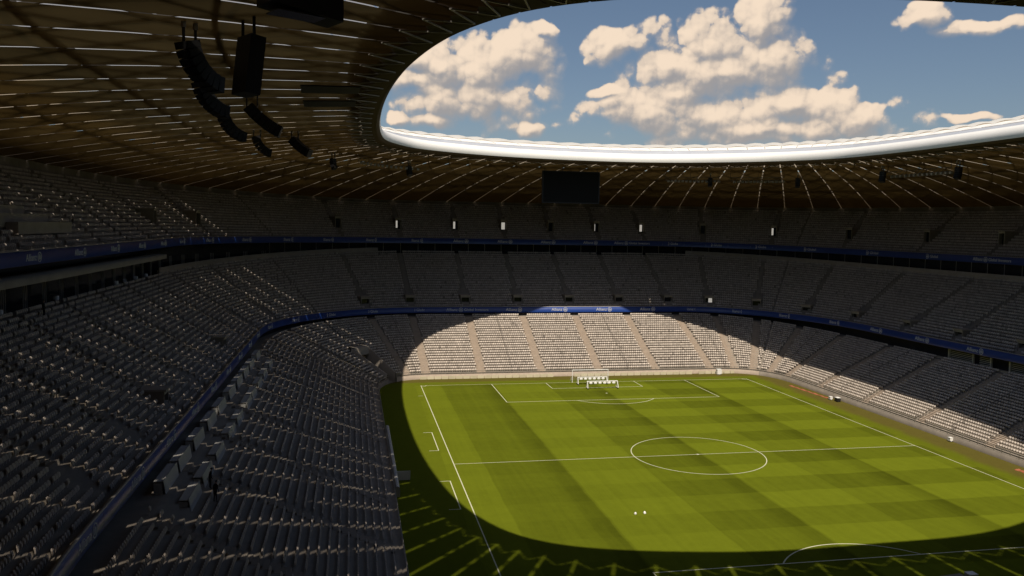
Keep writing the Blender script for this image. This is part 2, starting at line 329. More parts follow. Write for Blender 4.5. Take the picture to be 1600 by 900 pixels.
# aisles (t values), the same bays on every tier
def aisle_ts():
    left = [(y+45)/90 for y in (-43, -30, -17, -4, 9, 22, 35)]
    far_ = [2+(x+30)/60 for x in (-21, -8.4, 4.2, 16.8, 29.4)]
    right = [4+(45-y)/90 for y in (38, 24, 9.5, -5, -19, -33)]
    near = [6+(30-x)/60 for x in (-25, -12, 1, 14, 27)]
    cor = (0.12, 0.36, 0.62, 0.86)
    return sorted(left+[1+c for c in (0.06, .26, .74, .93)]+far_+[3+c for c in (.2, .42, .64, .86)]+right+[5+c for c in cor]+near+[7+c for c in cor])
AISLES = np.array(aisle_ts())
SIDES = {'left': (-0.5, 1.5), 'far': (1.5, 3.5), 'right': (3.5, 5.5), 'near': (5.5, 7.5)}
TUN = (1.435, 1.575, 11)          # tunnel gap in the lower tier: t range, rows

# ------------------------------------------------------------------ seat meshes
def seat_mesh():
    """a folded stadium seat: curved shell back, tipped-up pan, bracket. local +y looks at the pitch"""
    v = []; f = []
    w, h = 0.222, 0.385
    prof = [(-w, .30), (w, .30), (w, .30+h*.8), (w*.62, .30+h), (-w*.62, .30+h), (-w, .30+h*.8)]
    for yy in (-0.10, -0.135):
        for (x, z) in prof:
            tilt = -(z-.34)*0.13; cup = 0.03*(x/w)**2
            v.append((x, yy+tilt+cup, z))
    f += [(0, 1, 2, 5), (2, 3, 4, 5), (11, 8, 7, 6), (11, 10, 9, 8)]
    for k in range(6): f.append((k, 6+k, 6+(k+1) % 6, (k+1) % 6))
    b = len(v)      # pan, tipped up
    for (yy, z0, z1) in ((-0.035, .35, .62), (-0.068, .33, .60)):
        for (x, z) in ((-.2, z0), (.2, z0), (.2, z1), (-.2, z1)): v.append((x, yy-(z-.4)*.11, z))
    f += [(b, b+1, b+2, b+3), (b+7, b+6, b+5, b+4)]
    for k in range(4): f.append((b+k, b+4+k, b+4+(k+1) % 4, b+(k+1) % 4))
    b = len(v)      # bracket
    for (x, yy, z) in ((-.05, -.13, .05), (.05, -.13, .05), (.05, -.06, .42), (-.05, -.06, .42)): v.append((x, yy, z))
    f += [(b, b+1, b+2, b+3)]
    return np.array(v), f
SV, SF = seat_mesh()
SF4 = np.array([q if len(q) == 4 else (*q, q[-1]) for q in SF])
seat_me = bpy.data.meshes.new('seat'); seat_me.from_pydata(SV.tolist(), [], SF); seat_me.materials.append(SEAT)

def in_view(p, margin=1.06):
    d = p-CAM; x = d@r2; y = d@u2; z = d@fwd
    ok = z > 0.5; z = np.where(ok, z, 1)
    return ok & (np.abs(FPX*x/z) < 800*margin+15) & (np.abs(FPX*y/z) < 450*margin+15)

def seat_positions(F, B, rows, trng, aisle_hw, skip=None, block=None, pitch=0.475):
    """positions and facing of every seat of a tier side"""
    ps, ns = [], []
    t = np.linspace(trng[0], trng[1], 700)
    a0, b0 = F(t), B(t)
    for k in range(rows):
        fr = (k+0.62)/rows
        c = a0+(b0-a0)*fr; zk = a0[:, 2]+(b0[:, 2]-a0[:, 2])*(k/(rows-1)); c[:, 2] = zk
        ln = np.r_[0, np.cumsum(np.linalg.norm(np.diff(c[:, :2], axis=0), axis=1))]
        tt_al = np.interp(AISLES, t, ln, left=-99, right=-99)
        tt_al2 = np.interp(AISLES-8, t, ln, left=-99, right=-99)
        al = np.r_[tt_al, tt_al2]; al = al[al > -50]
        s = np.arange(0.4, ln[-1]-0.3, pitch)
        ok = np.ones(len(s), bool)
        for a in al: ok &= np.abs(s-a) > aisle_hw
        if block: ok &= (np.mod(np.floor(s/pitch)+(k % 2)*0, block) != 0)
        ts = np.interp(s, ln, t)
        if skip is not None: ok &= ~skip(ts, k, s, al)
        s = s[ok]; ts = ts[ok]
        x = np.interp(s, ln, c[:, 0]); y = np.interp(s, ln, c[:, 1]); z = np.interp(s, ln, c[:, 2])
        ps.append(np.stack([x, y, z], -1))
        d = B(ts)-F(ts); d[:, 2] = 0; d /= np.linalg.norm(d, axis=1)[:, None]; ns.append(-d)
    return np.concatenate(ps), np.concatenate(ns)

def seat_field(parent, p, n, single=0):
    vis = in_view(p); p, n = p[vis], n[vis]
    if len(p) == 0: return
    jit = rng.normal(0, 0.012, len(p))
    if single:
        dist = np.linalg.norm(p-CAM, axis=1); order = np.argsort(dist); pick = order[:single]; rest = order[single:]
        for i in pick:
            o = link('seat', seat_me, parent); o.location = p[i]; o.rotation_euler[2] = math.atan2(n[i, 1], n[i, 0])-math.pi/2+jit[i]
        p, n, jit = p[rest], n[rest], jit[rest]
    m = len(p); tx = np.stack([n[:, 1], -n[:, 0]], -1); nn = n[:, :2]+jit[:, None]*tx
    bx, by, bz = SV[:, 0], SV[:, 1], SV[:, 2]
    V = np.empty((m, len(SV), 3), np.float32)
    V[:, :, 0] = p[:, None, 0]+bx*tx[:, None, 0]+by*nn[:, None, 0]
    V[:, :, 1] = p[:, None, 1]+bx*tx[:, None, 1]+by*nn[:, None, 1]
    V[:, :, 2] = p[:, None, 2]+bz
    F = (SF4[None]+(np.arange(m)*len(SV))[:, None, None]).reshape(-1, 4)
    o = mesh_np('seat_rows', V.reshape(-1, 3), F, SEAT, parent); o['kind'] = 'stuff'
    at = o.data.attributes.new('tone', 'FLOAT', 'POINT')
    tn = rng.normal(0, 0.10, m); tn[rng.random(m) < 0.02] -= 0.35
    at.data.foreach_set('value', np.repeat(tn, len(SV)).astype(np.float32))
    return o

def terrace(parent, F, B, rows, trng, hole=None):
    t = np.linspace(trng[0], trng[1], 121); a, b = F(t), B(t)
    prof = []
    for k in range(rows):
        z = a[:, 2]+(b[:, 2]-a[:, 2])*(k/(rows-1))
        for fr in (k/rows, (k+1)/rows):
            q = a+(b-a)*fr; q[:, 2] = z; prof.append(q)
    A = np.stack(prof, 1); V, Q = grid(A)
    if hole:
        n, m = A.shape[:2]; cols = np.repeat(np.arange(n-1), m-1); rws = np.tile(np.arange(m-1), n-1)
        tm = (t[cols]+t[cols+1])/2
        Q = Q[~((tm > hole[0]) & (tm < hole[1]) & (rws < 2*hole[2]))]
    return mesh_np('terrace', V, Q, CONC, parent)

def aisle_steps(parent, F, B, rows, trng, hw, material, r0=0):
    for ta in np.r_[AISLES, AISLES-8]:
        if not trng[0]+0.01 < ta < trng[1]-0.01: continue
        m = MB()
        a, b = F(ta)[0], B(ta)[0]; d = b-a; L2 = np.linalg.norm(d[:2]); ang = math.atan2(d[1], d[0])
        rise = (b[2]-a[2])/(rows-1); dep = L2/rows
        for k in range(r0, rows):
            c = a+d*((k+.5)/rows); z = a[2]+rise*k
            m.box((c[0], c[1], z+0.006), (dep*1.02, 2*hw, 0.03), ang)                      # tread paving
            if k < rows-1:
                c2 = a+d*((k+.76)/rows); m.box((c2[0], c2[1], z+rise*.27), (dep*.5, hw*1.5, rise*.5+.02), ang)   # half step
                c3 = a+d*((k+1.0)/rows); m.box((c3[0]-d[0]/L2*.012, c3[1]-d[1]/L2*.012, z+rise*.5), (.03, 2*hw, rise+.02), ang)   # riser facing
        m.build('aisle_stair', material, parent)
def strip(name, parts, material, parent, smooth=False):
    """parts: list of (n,3) polylines forming a grid"""
    V, Q = grid(np.stack(parts, 1)); return mesh_np(name, V, Q, material, parent, smooth)

# text for the boards
def text_mesh(body, size):
    cu = bpy.data.curves.new('lettering', 'FONT'); cu.body = body; cu.size = size; cu.align_x = 'LEFT'; cu.align_y = 'CENTER'; cu.resolution_u = 2
    cu.extrude = 0.012
    o = bpy.data.objects.new('tmp', cu); COL.objects.link(o); bpy.context.view_layer.update()
    me = bpy.data.meshes.new_from_object(o.evaluated_get(bpy.context.evaluated_depsgraph_get())); bpy.data.objects.remove(o)
    me.name = 'lettering'; me.materials.clear(); me.materials.append(BTXT); w = max(v.co.x for v in me.vertices); return me, w
def logo_mesh(r):
    m = MB(); n = 24
    for k in range(n):
        a0, a1 = 2*math.pi*k/n, 2*math.pi*(k+1)/n
        q = [(rr*math.cos(a), rr*math.sin(a), z) for z in (0, .02) for (rr, a) in ((r, a0), (r, a1), (r*.84, a1), (r*.84, a0))]
        m.add(q, [(4, 5, 6, 7), (0, 1, 5, 4), (2, 3, 7, 6)])
    m.box((0, -.02, .01), (r*.24, r*1.0, .02)); m.box((-r*.42, -.1*r, .01), (r*.2, r*.75, .02)); m.box((r*.42, -.1*r, .01), (r*.2, r*.75, .02))
    m.box((-.1*r, .45*r, .01), (r*.25, r*.16, .02))
    me = bpy.data.meshes.new('emblem'); me.from_pydata(m.v, [], m.f); me.materials.append(BTXT); return me
TXT1, TW1 = text_mesh('Allianz', 0.98); TXT2, TW2 = text_mesh('Global', 0.85); TXT3, TW3 = text_mesh('Investors', 0.85); LOGO = logo_mesh(0.5)

def boards(parent, f, trng, h, n_panels, names, cap=GALV):
    te = np.linspace(trng[0], trng[1], n_panels+1)
    # even arc length
    td = np.linspace(trng[0], trng[1], 800); c = f(td); ln = np.r_[0, np.cumsum(np.linalg.norm(np.diff(c, axis=0), axis=1))]
    te = np.interp(np.linspace(0, ln[-1], n_panels+1), ln, td)
    for i in range(n_panels):
        g_ = 0.00018
        t = np.linspace(te[i]+g_, te[i+1]-g_, 4); p = f(t); nn = normal(f, t)
        A = np.stack([p-[0, 0, h], p, p+nn*.09, p+nn*.09-[0, 0, h], p-[0, 0, h]], 1); V, Q = grid(A)
        o = mesh_np('board_panel', V, Q, BLUE, parent)
        kind = names[i % len(names)] if isinstance(names, (list, tuple)) else names(te[i], te[i+1])
        if kind:
            tm = (te[i]+te[i+1])/2; pm = f(tm)[0]; nm = normal(f, [tm])[0]
            tg = np.array([nm[1], -nm[0], 0])          # reading direction seen from the pitch
            rot = Matrix(((tg[0], 0, -nm[0]), (tg[1], 0, -nm[1]), (0, 1, 0))).to_euler()
            items = [(TXT1, 0.0, 0), (LOGO, TW1+.75, 0)]; w = TW1+1.3
            if kind == 2: items += [(TXT2, TW1+1.5, 0), (TXT3, TW1+1.85+TW2, 0)]; w = TW1+1.9+TW2+TW3
            for me, x, dz in items:
                q = pm+tg*(x-w/2)-nm*0.012; l = link('emblem' if me is LOGO else 'lettering', me, o); l.location = (q[0], q[1], q[2]-h/2+dz); l.rotation_euler = rot
    t = np.linspace(trng[0], trng[1], 160); p = f(t); nn = normal(f, t)
    strip('board_cap', [p-nn*.03+[0, 0, .006], p-nn*.03+[0, 0, .10], p+nn*.16+[0, 0, .10], p+nn*.16+[0, 0, .006], p-nn*.03+[0, 0, .006]], cap, parent)

def vomitory(parent, F, B, rows, t0, k0, w, h, lit=False, hood=CONC_L):
    """an access opening in the rake: side walls, lintel, dark passage"""
    a, b = F(t0)[0], B(t0)[0]; d = b-a; L2 = np.linalg.norm(d[:2]); e = d/L2; e[2] = 0; s = np.array([e[1], -e[0], 0])
    rise = (b[2]-a[2])/(rows-1); slope = rise/(L2/rows)
    o = a+d*(k0/rows); z0 = a[2]+rise*max(k0-1, 0)+.02
    dep = h/slope*0.98
    v = MB(); c = o+e*(dep/2-.1); v.box((c[0], c[1], z0+h+.16), (dep+.25, w+.5, .2), math.atan2(e[1], e[0]))
    c = o+e*0.02; v.box((c[0], c[1], z0+h-.08), (.14, w+.34, .42), math.atan2(e[1], e[0]))
    part = v.build('vomitory', hood, parent)
    for sg in (-1, 1):       # wedge side walls
        v = MB(); q = []
        for off in (w/2, w/2+.18):
            for (r, z) in ((0, -.3), (0, h+.05), (dep, h+.05), (dep, h-.4)):
                q.append((o[0]+e[0]*r+s[0]*sg*off, o[1]+e[1]*r+s[1]*sg*off, z0+z))
        v.add(q, [(0, 1, 2, 3), (7, 6, 5, 4), (0, 4, 5, 1), (1, 5, 6, 2), (2, 6, 7, 3), (3, 7, 4, 0)])
        v.build('side_wall', CONC, part)
    v = MB(); c = o+e*0.75; v.box((c[0], c[1], z0+h/2), (.05, w-.02, h), math.atan2(e[1], e[0])); v.build('passage_shade', GLASS_SHADE, part)  # dark sheet set in as the shade inside the opening
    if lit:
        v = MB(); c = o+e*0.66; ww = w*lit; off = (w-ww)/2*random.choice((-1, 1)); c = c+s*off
        v.box((c[0], c[1], z0+h*.55), (.04, ww*.8, h*.58), math.atan2(e[1], e[0])); v.build('daylight_panel', DAYGLOW, part)  # added glowing panel where daylight would show from behind

# ------------------------------------------------------------------ ground and pitch
gm = MB(); gm.add([(-6000, -6000, -.4), (6000, -6000, -.4), (6000, 6000, -.4), (-6000, 6000, -.4)], [(0, 1, 2, 3)])
tag(gm.build('ground', EARTH), kind='structure')
t = np.linspace(0, 8, 241); w_ = WALL(t); n_ = normal(WALL, t)
ring = w_+n_*1.2
V = np.vstack([[[0, 0, 0]], ring]); F = [(0, i+1, i+2)[::-1] for i in range(240)]
pitch = mesh_np('pitch', V, F, GRASS); tag(pitch, kind='structure')
LINEM = mat('line_paint', (0.55, 0.55, 0.38), 0.8, 0.3, 4.0)
def pline(a, b, w=0.12):
    a = np.array(a, float); b = np.array(b, float); d = (b-a)/np.linalg.norm(b-a); s = np.array([-d[1], d[0]])*w/2
    m = MB(); m.add([(*(a-s), .012), (*(b-s), .012), (*(b+s), .012), (*(a+s), .012)], [(0, 1, 2, 3)]); m.build('pitch_line', LINEM, pitch)
def parc(c, r, a0, a1, w=0.12, n=96):
    th = np.linspace(a0, a1, n); A = np.stack([np.stack([c[0]+rr*np.cos(th), c[1]+rr*np.sin(th), 0*th+.016], -1) for rr in (r-w/2, r+w/2)], 1)
    V, Q = grid(A); mesh_np('pitch_line', V, Q[:, ::-1], LINEM, pitch)
for x in (-34, 34): pline((x, -52.44), (x, 52.44), .12)
for y in (-52.5, 52.5): pline((-34.07, y), (34.07, y), .12)
pline((-33.92, 0), (33.92, 0), .11)
parc((0, 0), 9.15, 0, 2*math.pi, .12, 160); parc((0, 0), .1, 0, 2*math.pi, .2, 16)
for s in (-1, 1):
    for hw, dp in ((20.16, 36), (9.16, 47)):
        pline((-hw, s*52.42), (-hw, s*(dp+.06))); pline((hw, s*52.42), (hw, s*(dp+.06))); pline((-hw-.06, s*dp), (hw+.06, s*dp), .14)
    a = math.acos(5.5/9.15); mid = -math.pi/2*s
    parc((0, s*41.5), 9.15, mid-a, mid+a, .14, 60); parc((0, s*41.5), .1, 0, 2*math.pi, .2, 12)
    for x in (-1, 1):
        a0 = {(-1, 1): -math.pi/2, (1, 1): -math.pi, (-1, -1): 0, (1, -1): math.pi/2}[(x, s)]
        parc((x*34, s*52.5), 1.0, a0, a0+math.pi/2, .12, 12)
pline((-35.3, 52.3-9.3), (-34.4, 52.3-9.3), .1)
for y0, y1 in ((6.6, 16.7), (-17, -6.9)):       # technical areas
    pline((-35.3, y0), (-35.3, y1), .12); pline((-36.6, y0+.06), (-35.36, y0+.06), .12); pline((-36.6, y1-.06), (-35.36, y1-.06), .12)

# ------------------------------------------------------------------ stands
SEATS_SINGLE = {('lower', 'left'): 300, ('middle', 'left'): 300}
LABELS = {
 ('lower', 'left'): 'shaded lower tier of grey seat rows along the left touchline', ('lower', 'far'): 'lower tier of pale seats behind the far goal, mostly in bright sun',
 ('lower', 'right'): 'lower tier along the right touchline, its front rows in sunlight', ('lower', 'near'): 'near lower tier below the viewpoint',
 ('middle', 'left'): 'dark middle tier of seat blocks at left above the grey desks', ('middle', 'far'): 'shaded middle tier facing the viewer between the two blue ribbon boards',
 ('middle', 'right'): 'dark middle tier at right above the sunlit touchline rows', ('middle', 'near'): 'middle tier at the near end under the viewpoint',
 ('upper', 'left'): 'dark upper tier at far left under the roof edge', ('upper', 'far'): 'dark upper tier with glowing doorway panels behind the far goal',
 ('upper', 'right'): 'nearly black upper tier at right below the roof', ('upper', 'near'): 'upper tier at the near end where the viewer stands'}
STAND = {}
for side, tr in SIDES.items():
    tlo, thi = tr; tt = np.linspace(tlo, thi, 161); far_side = side == 'far'
    near = side == 'near'
    ta = [x for x in np.r_[AISLES, AISLES-8] if tlo+.015 < x < thi-.015]
    # ---------------- lower tier
    st = empty('lower_stand', tuple(WALL((tlo+thi)/2)[0])); st_inv = Matrix.Translation(-st.location); STAND['lower', side] = st
    tag(st, LABELS['lower', side], 'stand', 'lower tier stands')
    st.location = (0, 0, 0)
    terrace(st, LF, LB, 24, tr, TUN)
    if side == 'far' or side == 'left':
        skip = lambda ts, k, s, al: (ts > TUN[0]-.006) & (ts < TUN[1]+.006) & (k < TUN[2]+1) | ((ts > 0.04) & (ts < 0.86) & (k >= 20))
    else: skip = None
    if not near or True:
        p, n = seat_positions(LF, LB, 24, tr, 0.95, skip)
        seat_field(st, p, n, SEATS_SINGLE.get(('lower', side), 0))
    aisle_steps(st, LF, LB, 24, tr, .9, CONC if side == 'left' else AISLE)
    msk = (tt < TUN[0]) | (tt > TUN[1])
    for sub in ([tt[tt < 1.44], tt[tt > 1.57]] if side in ('left', 'far') else [tt]):
        if len(sub) < 2: continue
        w0, w1, nn = WALL(sub), LF(sub), normal(WALL, sub)
        strip('front_wall', [w0-[0, 0, .3], w0+[0, 0, .85], w0+nn*.2+[0, 0, .85], w1-[0, 0, .2]], AISLE if far_side else CONC, st)
        m = MB()
        for i in range(len(sub)-1):
            for hh in (1.05, 1.5): m.bar(w0[i]+nn[i]*.1+[0, 0, hh], w0[i+1]+nn[i+1]*.1+[0, 0, hh], .035)
        ln = np.r_[0, np.cumsum(np.linalg.norm(np.diff(w0, axis=0), axis=1))]
        for s_ in np.arange(0, ln[-1], 1.5):
            q = np.array([np.interp(s_, ln, w0[:, c]+nn[:, c]*.1) for c in range(3)]); m.bar(q+[0, 0, .8], q+[0, 0, 1.52], .04)
        m.build('front_rail', GALV, st)
    # back wall and soffit behind the top row
    b0 = LB(tt); nb = normal(LB, tt); mb = MBRD(tt)
    bw = b0+nb*2.6; top = bw.copy(); top[:, 2] = mb[:, 2]-1.2
    strip('concourse', [b0, b0+nb*2.6], CONC, st)
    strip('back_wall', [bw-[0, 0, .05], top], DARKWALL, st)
    # mid-bay handrails running up the rake
    for i in range(len(ta)-1):
        tc_ = (ta[i]+ta[i+1])/2
        if TUN[0]-.03 < tc_ < TUN[1]+.03 or i % 2 or side == 'left': continue
        a, b = LF(tc_)[0], LB(tc_)[0]; m = MB()
        for k in range(0, 24, 3):
            q = a+(b-a)*((k+.3)/24); m.bar(q+[0, 0, -.1], q+[0, 0, 1.15], .03)
        m.bar(a+[0, 0, 1.15], b+[0, 0, 1.15], .035); m.build('divider_rail', STEEL, st)

    # ---------------- middle tier
    rows = 24
    st = empty('middle_stand'); STAND['middle', side] = st; tag(st, LABELS['middle', side], 'stand', 'middle tier stands')
    terrace(st, MF, MBK, rows, tr)
    def skipm(ts, k, s, al, k0=2, k1=7, hw=1.35):
        r = np.zeros(len(s), bool)
        if k0 <= k <= k1:
            for a in al: r |= np.abs(s-a) < hw
        return r
    p, n = seat_positions(MF, MBK, rows, tr, 0.62, skipm, 8 if side == 'left' else None)
    seat_field(st, p, n, SEATS_SINGLE.get(('middle', side), 0))
    aisle_steps(st, MF, MBK, rows, tr, .6, CONC, 6)
    for i, x in enumerate(ta):
        if side == 'left' and min(abs(x-q_) for q_ in (.311, .744, -.14)) > .02: continue
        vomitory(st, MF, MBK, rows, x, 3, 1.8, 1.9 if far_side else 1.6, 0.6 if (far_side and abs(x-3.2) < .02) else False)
    nbp = {'left': 26, 'far': 20, 'right': 22, 'near': 18}[side]
    boards(st, MBRD, tr, 1.3, nbp, [2, 0, 2, 0, 2, 0, 2, 0, 1, 0, 1, 0, 1, 0, 1, 0, 1, 0, 1, 0] if far_side else [1, 0])
    m0 = MBRD(tt); nm = normal(MBRD, tt)
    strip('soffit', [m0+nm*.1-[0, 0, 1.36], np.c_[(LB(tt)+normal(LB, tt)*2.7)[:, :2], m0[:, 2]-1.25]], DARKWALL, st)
    strip('parapet', [m0+nm*.12-[0, 0, 1.3], m0+nm*.12+[0, 0, -.02], m0+nm*.3+[0, 0, -.02], np.c_[(m0+nm*.3)[:, :2], MF(tt)[:, 2]-.3]], CONC, st)
    b0 = MBK(tt); nb = normal(MBK, tt)
    bw = b0+nb*(3.0); top = bw.copy(); top[:, 2] = UBRD(tt)[:, 2]-1.3
    strip('concourse', [b0+[0, 0, 0.0], bw], CONC, st)
    strip('back_wall', [bw, top], DARKWALL, st)
    for lo, hi in ((1.0, 1.86), (3.15, 5.5), (-0.5, 1.0)):
        sub = np.linspace(max(lo, tlo), min(hi, thi), 60)
        if sub[-1] <= sub[0]: continue
        q = MBK(sub); nq = normal(MBK, sub)
        if lo == -0.5:      # slab edge above the glazed boxes on the left
            z = np.zeros((60, 3)); z[:, 2] = 24.6-q[:, 2]
            strip('slab_edge', [q-nq*1.2+z, q-nq*1.2+z+[0, 0, .75], q+nq*3+z+[0, 0, .75], q+nq*3+z, q-nq*1.2+z], CONC_L, st)
        else:
            strip('rear_parapet', [q+[0, 0, 0], q+[0, 0, 1.55], q+nq*.2+[0, 0, 1.55], q+nq*.2], CONC_L, st)
    # posts of the glazed boxes at the back
    td = np.linspace(tlo, thi, 500); c = MBK(td); nd = normal(MBK, td); ln = np.r_[0, np.cumsum(np.linalg.norm(np.diff(c, axis=0), axis=1))]
    for s_ in np.arange(1, ln[-1], 4.3 if side != 'left' else 5.5):
        tq = np.interp(s_, ln, td); q = MBK(tq)[0]+normal(MBK, [tq])[0]*1.4; zt = UBRD(tq)[0][2]-1.3
        offs = (0, .5, 1.0) if side == 'left' else (0,)
        tg = normal(MBK, [tq])[0]; tg = np.array([tg[1], -tg[0], 0])
        for of in offs: MB().bar(q+tg*of, (q+tg*of)*[1, 1, 0]+[0, 0, 24.6 if side == 'left' else zt], .06).build('post', GALV, st)
    q = MBK(tt)+normal(MBK, tt)*2.2; qt = q.copy(); qt[:, 2] = UBRD(tt)[:, 2]-1.35
    strip('glazing', [q, qt], GLASS_SHADE, st)

    # ---------------- upper tier
    rows = 17
    st = empty('upper_stand'); STAND['upper', side] = st; tag(st, LABELS['upper', side], 'stand', 'upper tier stands')
    terrace(st, UF, UBK, rows, tr)
    if not near:
        p, n = seat_positions(UF, UBK, rows, tr, 0.6, lambda ts, k, s, al: skipm(ts, k, s, al, 4, 10, 1.0))
        seat_field(st, p, n)
    aisle_steps(st, UF, UBK, rows, tr, .55, CONC, 8)
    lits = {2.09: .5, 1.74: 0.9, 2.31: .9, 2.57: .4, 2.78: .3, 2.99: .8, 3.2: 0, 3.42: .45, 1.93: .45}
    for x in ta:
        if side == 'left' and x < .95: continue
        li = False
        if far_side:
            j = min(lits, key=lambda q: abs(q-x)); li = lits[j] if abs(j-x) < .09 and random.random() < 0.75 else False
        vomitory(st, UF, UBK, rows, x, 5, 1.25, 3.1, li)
    boards(st, UBRD, tr, 1.35, {'left': 26, 'far': 24, 'right': 22, 'near': 18}[side], [1, 0, 1, 0, 1, 0, 1, 0, 1, 0, 1, 0, 1, 0, 1, 0, 2, 0, 2, 0, 2, 0, 2, 0] if far_side else [2, 0] if side == 'right' else [1, 0])
    m0 = UBRD(tt); nm = normal(UBRD, tt)
    strip('parapet', [m0+nm*.12-[0, 0, 1.3], m0+nm*.12+[0, 0, -.02], m0+nm*.3+[0, 0, -.02], np.c_[(m0+nm*.3)[:, :2], UF(tt)[:, 2]-.3]], CONC, st)
    bk = MBK(tt)+normal(MBK, tt)*3.1
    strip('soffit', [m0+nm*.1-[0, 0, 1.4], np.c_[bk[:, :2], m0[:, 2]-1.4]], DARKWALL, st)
    b0 = UBK(tt); nb = normal(UBK, tt); o_ = OUT(tt)
    strip('back_wall', [b0-[0, 0, .4], b0+nb*.6-[0, 0, .4], np.c_[(b0+nb*.6)[:, :2], o_[:, 2]+3.0]], CONC, st)

# ------------------------------------------------------------------ roof
roof = empty('stadium_roof'); tag(roof, 'great oval stadium roof with ribbed tan ceiling and white inner rim', 'roof')
NP = {0: 12, 1: 14, 2: 8, 3: 14, 4: 12, 5: 14, 6: 8, 7: 14}
TE = np.concatenate([sg+np.arange(n)/n for sg, n in NP.items()]+[[8.0]])
def slotted(t0, t1, s_vals, half, lift, ncol=3):
    """grid between two radial slots with a constant physical half gap"""
    A = []
    for s in s_vals:
        pa = CEIL(np.array([t0-1e-3, t0+1e-3]), s); pb = CEIL(np.array([t1-1e-3, t1+1e-3]), s)
        da = half/(np.linalg.norm(pa[1]-pa[0])/2e-3); db = half/(np.linalg.norm(pb[1]-pb[0])/2e-3)
        A.append(CEIL(np.linspace(t0+da, t1-db, ncol), s, lift))
    return np.stack(A, 0)
SOFF = 0.045
for i in range(len(TE)-1):
    A = slotted(TE[i], TE[i+1], np.linspace(SOFF+.002, 1.0, 9), 0.115, 0.0); A[0, 1] = CEIL([(TE[i]+TE[i+1])/2], SOFF+.022)[0]; V, Q = grid(A); mesh_np('ceiling_panel', V, Q, FABRIC, roof, True)
SOFFIT = mat('soffit_panel', (0.085, 0.056, 0.032), 0.8, 0.2, 0.5)
for i in range(len(TE)-1):
    A = slotted(TE[i], TE[i+1], np.linspace(0.012, SOFF-.001, 4), 0.07, 0.0); A[-1, 1] = CEIL([(TE[i]+TE[i+1])/2], SOFF+.0206)[0]; V, Q = grid(A); mesh_np('soffit_panel', V, Q, SOFFIT, roof, True)
# foil cushions on top, bulged between the trusses
def TOP(t, s):
    a = RIM(t); b = OUT(t); d = b-a; dl = np.linalg.norm(d[:, :2], axis=1); e = d/dl[:, None]; e[:, 2] = 0
    r = np.asarray(s)
    if r.ndim == 0: r = np.full(len(a), float(r))
    R_tot = dl+9
    p = a+e*(r*R_tot)[:, None]; rr = r*R_tot
    p[:, 2] = a[:, 2]+np.interp(rr, [0, 2.4, 4.2, 9.5, 22, 40, 52, 60], [1.9, 2.15, 2.9, 4.5, 5.5, 6.2, 5.3, 3.0])
    return p
s_in = lambda t: 9.5
for i in range(len(TE)-1):
    t0, t1 = TE[i], TE[i+1]; tq = np.linspace(t0, t1, 5); bul = np.sin(np.pi*np.linspace(0, 1, 5))*0.30
    tin = np.linspace(t0+.0014, t1-.0014, 5); dli = np.linalg.norm((OUT(tin)-RIM(tin))[:, :2], axis=1)+9
    dl = np.linalg.norm((OUT(tq)-RIM(tq))[:, :2], axis=1)+9
    inner = []; outer = []
    for rr in (4.2, 4.8, 5.4, 6.0, 6.6): q = TOP(tin, rr/dli); q[:, 2] += .4*bul*min(1, (rr-3.6)/2); inner.append(q)
    for f_ in (0, .06, .14, .3, .5, .75, 1):
        rr = 6.6+(dl-6.6)*f_; q = TOP(tq, rr/dl); q[:, 2] += bul; outer.append(q)
    V, Q = grid(np.stack(inner, 0)); mesh_np('rim_cushion', V, Q[:, ::-1], RIMW if 1.15 < (t0+t1)/2 < 5.6 else FOIL, roof, True)
    V, Q = grid(np.stack(outer, 0)); cu_ = mesh_np('roof_cushion', V, Q[:, ::-1], FOIL_BLOCK if 1.30 < (t0+t1)/2 < 5.5 else FOIL, roof, True)
    if not 1.30 < (t0+t1)/2 < 5.5:      # outermost foils made sun-blocking to darken the left upper tier
        cu_.data.materials.append(FOIL_BLOCK); cu_.data.polygons.foreach_set('material_index', np.repeat([0, 0, 0, 0, 0, 1], 4).astype(np.int32))
# rim tube and gutter
tr_ = np.linspace(0, 8, 385); a = RIM(tr_); d = OUT(tr_)-a; d[:, 2] = 0; e = d/np.linalg.norm(d, axis=1)[:, None]
prof = [(.12, .1), (0, .5), (.05, 1.0), (.3, 1.48), (.75, 1.84), (1.3, 1.98), (1.9, 1.97), (2.4, 1.92)]
strip('rim', [a+e*r+[0, 0, z] for r, z in prof], RIMW, roof, True)
GUT = mat('gutter_shade_tint', (0.46, 0.48, 0.52), 0.3, 0.2, 0.3, spec=0.5)  # groove shadow and mirrored sky put into the blue-grey colour
strip('gutter', [a+e*r+[0, 0, z] for r, z in ((2.3, 1.98), (2.9, 2.25), (4.3, 2.92))], GUT, roof, True)
strip('rim_lip', [a+e*r+[0, 0, z] for r, z in ((1.65, -.42), (1.0, -.42), (.45, -.25), (.135, .1))], SOFFIT, roof, True)
strip('rim_underside', [a+e*1.5+[0, 0, -.38], a+e*2.6+[0, 0, -.1], a+e*2.6+[0, 0, 2.0]], SOFFIT, roof)
